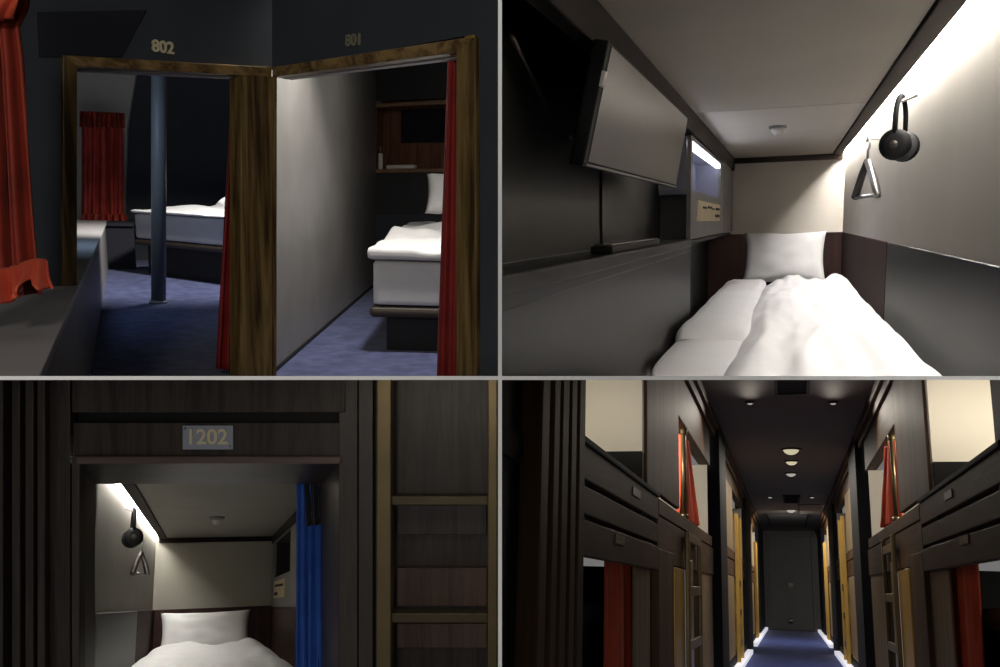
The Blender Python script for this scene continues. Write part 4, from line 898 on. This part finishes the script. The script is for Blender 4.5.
    for i, (a, e) in enumerate(segs):
        tag(make('floor_light', r, bx(B(), -0.08, -0.012, a + 0.03, e - 0.03, vF + 0.002, vF + 0.05, 0.004), 'led_floor'), 'white light strip along the foot of the %s wall, %s' % (beds, ('nearest the viewer', 'beyond the first dark post', 'beside the end door')[i]), 'light', 'floor lights of the corridor')
    struct('baseboard_%s' % beds, r, bx(B(), -0.008, 0.06, 2.2, DE, vF, vF + 0.11, 0.003), 'post_dark', 'dark kickboard along the %s wall of the corridor' % beds, 'baseboard')
    return d1a, d1b, vS, U, s
XL = dict(open0=585, open1=641, post=658, jamb0=640, jamb1=655, cur=((606, 0), (630, 0)), pil0=646, pil1=679, brass0=673, brass1=683, lad1=700, pan1=714, up0=680, up1=712,
          cur2=(682.5, 695), grab=689, posts=((715, 722), (745, 750), (758, 763)), bays=((722.5, 745), (750.5, 757.5)), plates=((635, 493), (618, 540)), sill=None, vw=None, bedv=None, n=35)
XL['sill'] = r.at('u', uL, 640, 485).z; XL['vw'] = r.at('u', uL, 642, 450).z; XL['bedv'] = r.at('u', uL, 590, 627).z
XR = dict(open0=1006, open1=943, post=926, jamb0=944, jamb1=922, cur=((976, 0), (955, 0)), pil0=938, pil1=906, brass0=912, brass1=901, lad1=886, pan1=870, up0=905, up1=872,
          cur2=(903, 890), grab=897, posts=((869, 861), (838, 833), (825, 821)), bays=((860.5, 838.5), (832.5, 825.5)), plates=((950, 495), (966, 540)), sill=None, vw=None, bedv=None, n=41)
XR['sill'] = r.at('u', uR, 943, 488).z; XR['vw'] = r.at('u', uR, 942, 452).z; XR['bedv'] = r.at('u', uR, 992, 627).z
infoL = side(-1, uL, XL, 'left'); infoR = side(1, uR, XR, 'right')
# slatted wall before the first left bunk
b = B()
for x0, x1 in ((533, 541), (546, 552), (555, 561.5), (564.5, 570), (573, 579)):
    a, c = r.at('u', uL, x0, 590).y, r.at('u', uL, x1, 590).y; b.box(uL - 0.04, uL + 0.012, a, c, vF, vC, 0.004)
struct('trim_47', r, b, 'cabin_wood', 'dark vertical slats at the near left of the corridor', 'slats')
struct('wall_left', r, B().box(uL - 0.1, uL - 0.04, 1.3, infoL[0] - 0.03, vF, vC), 'facade_black', 'black wall behind the slats of the corridor', 'wall')
struct('wall_right', r, B().box(uR + 0.0, uR + 0.1, 1.3, infoR[0] - 0.03, vF, vC), 'facade_black', 'black wall edge at the near right of the corridor', 'wall')
# light of the place
for c in big[:3]: lamp('downlight_beam', r, c - V((0, 0, 0.08)), c - V((0, 0, 1)), 9.5, 0.12, (1, 0.93, 0.82))
lamp('downlight_beam', r, big[3] - V((0, 0, 0.08)), big[3] - V((0, -0.4, 1)), 34, 0.12, (1, 0.93, 0.82))
for d1a, d1b, vS, U, s in (infoL, infoR):
    lamp('bunk_strip_light', r, (U + s * 0.5, d1b - 0.35, vS + 0.36), (U + s * 0.5, d1b + 0.1, vS + 0.2), 5, 1.2, (1, 0.9, 0.72), 0.05)

for s, U, X in ((-1, uL, XL), (1, uR, XR)):
    g0, g1 = r.at('u', U, X['up0'], 590).y, r.at('u', U, X['up1'], 590).y
    lamp('bunk_light_or_fill', r, (U + s * 0.5, g0 + 0.25, X['sill'] + 0.47), (U + s * 0.15, g1, X['sill'] + 0.2), 12, 0.3, (1, 0.9, 0.74), 0.1)

for x in (750, 833):
    c = r.at('v', vC, x, 402)
    lamp('downlight_beam', r, c - V((0, 0, 0.05)), c + V((0, -0.75, -1)), 10, 0.05, (1, 0.9, 0.78), None, 130, 'SPOT', 0.4)

for s, U, X in ((-1, uL, XL), (1, uR, XR)):
    q = r.at('u', U, X['open0'], 590).y
    lamp('bunk_light_or_fill', r, (U + s * 0.7, q + 0.1, X['sill'] - 0.36), (U + s * 0.7, q + 0.35, vF), 2.2, 0.2, (1, 0.95, 0.88))  # unseen fill lamp added to lift the dark lower bunk

# ---------------------------------------------------------------- faint room light reaching in from the open front
w = bpy.data.worlds.new('world'); SC.world = w; w.use_nodes = True
bg = w.node_tree.nodes['Background']; bg.inputs['Color'].default_value = (1.0, 0.98, 0.96, 1); bg.inputs['Strength'].default_value = 0.16
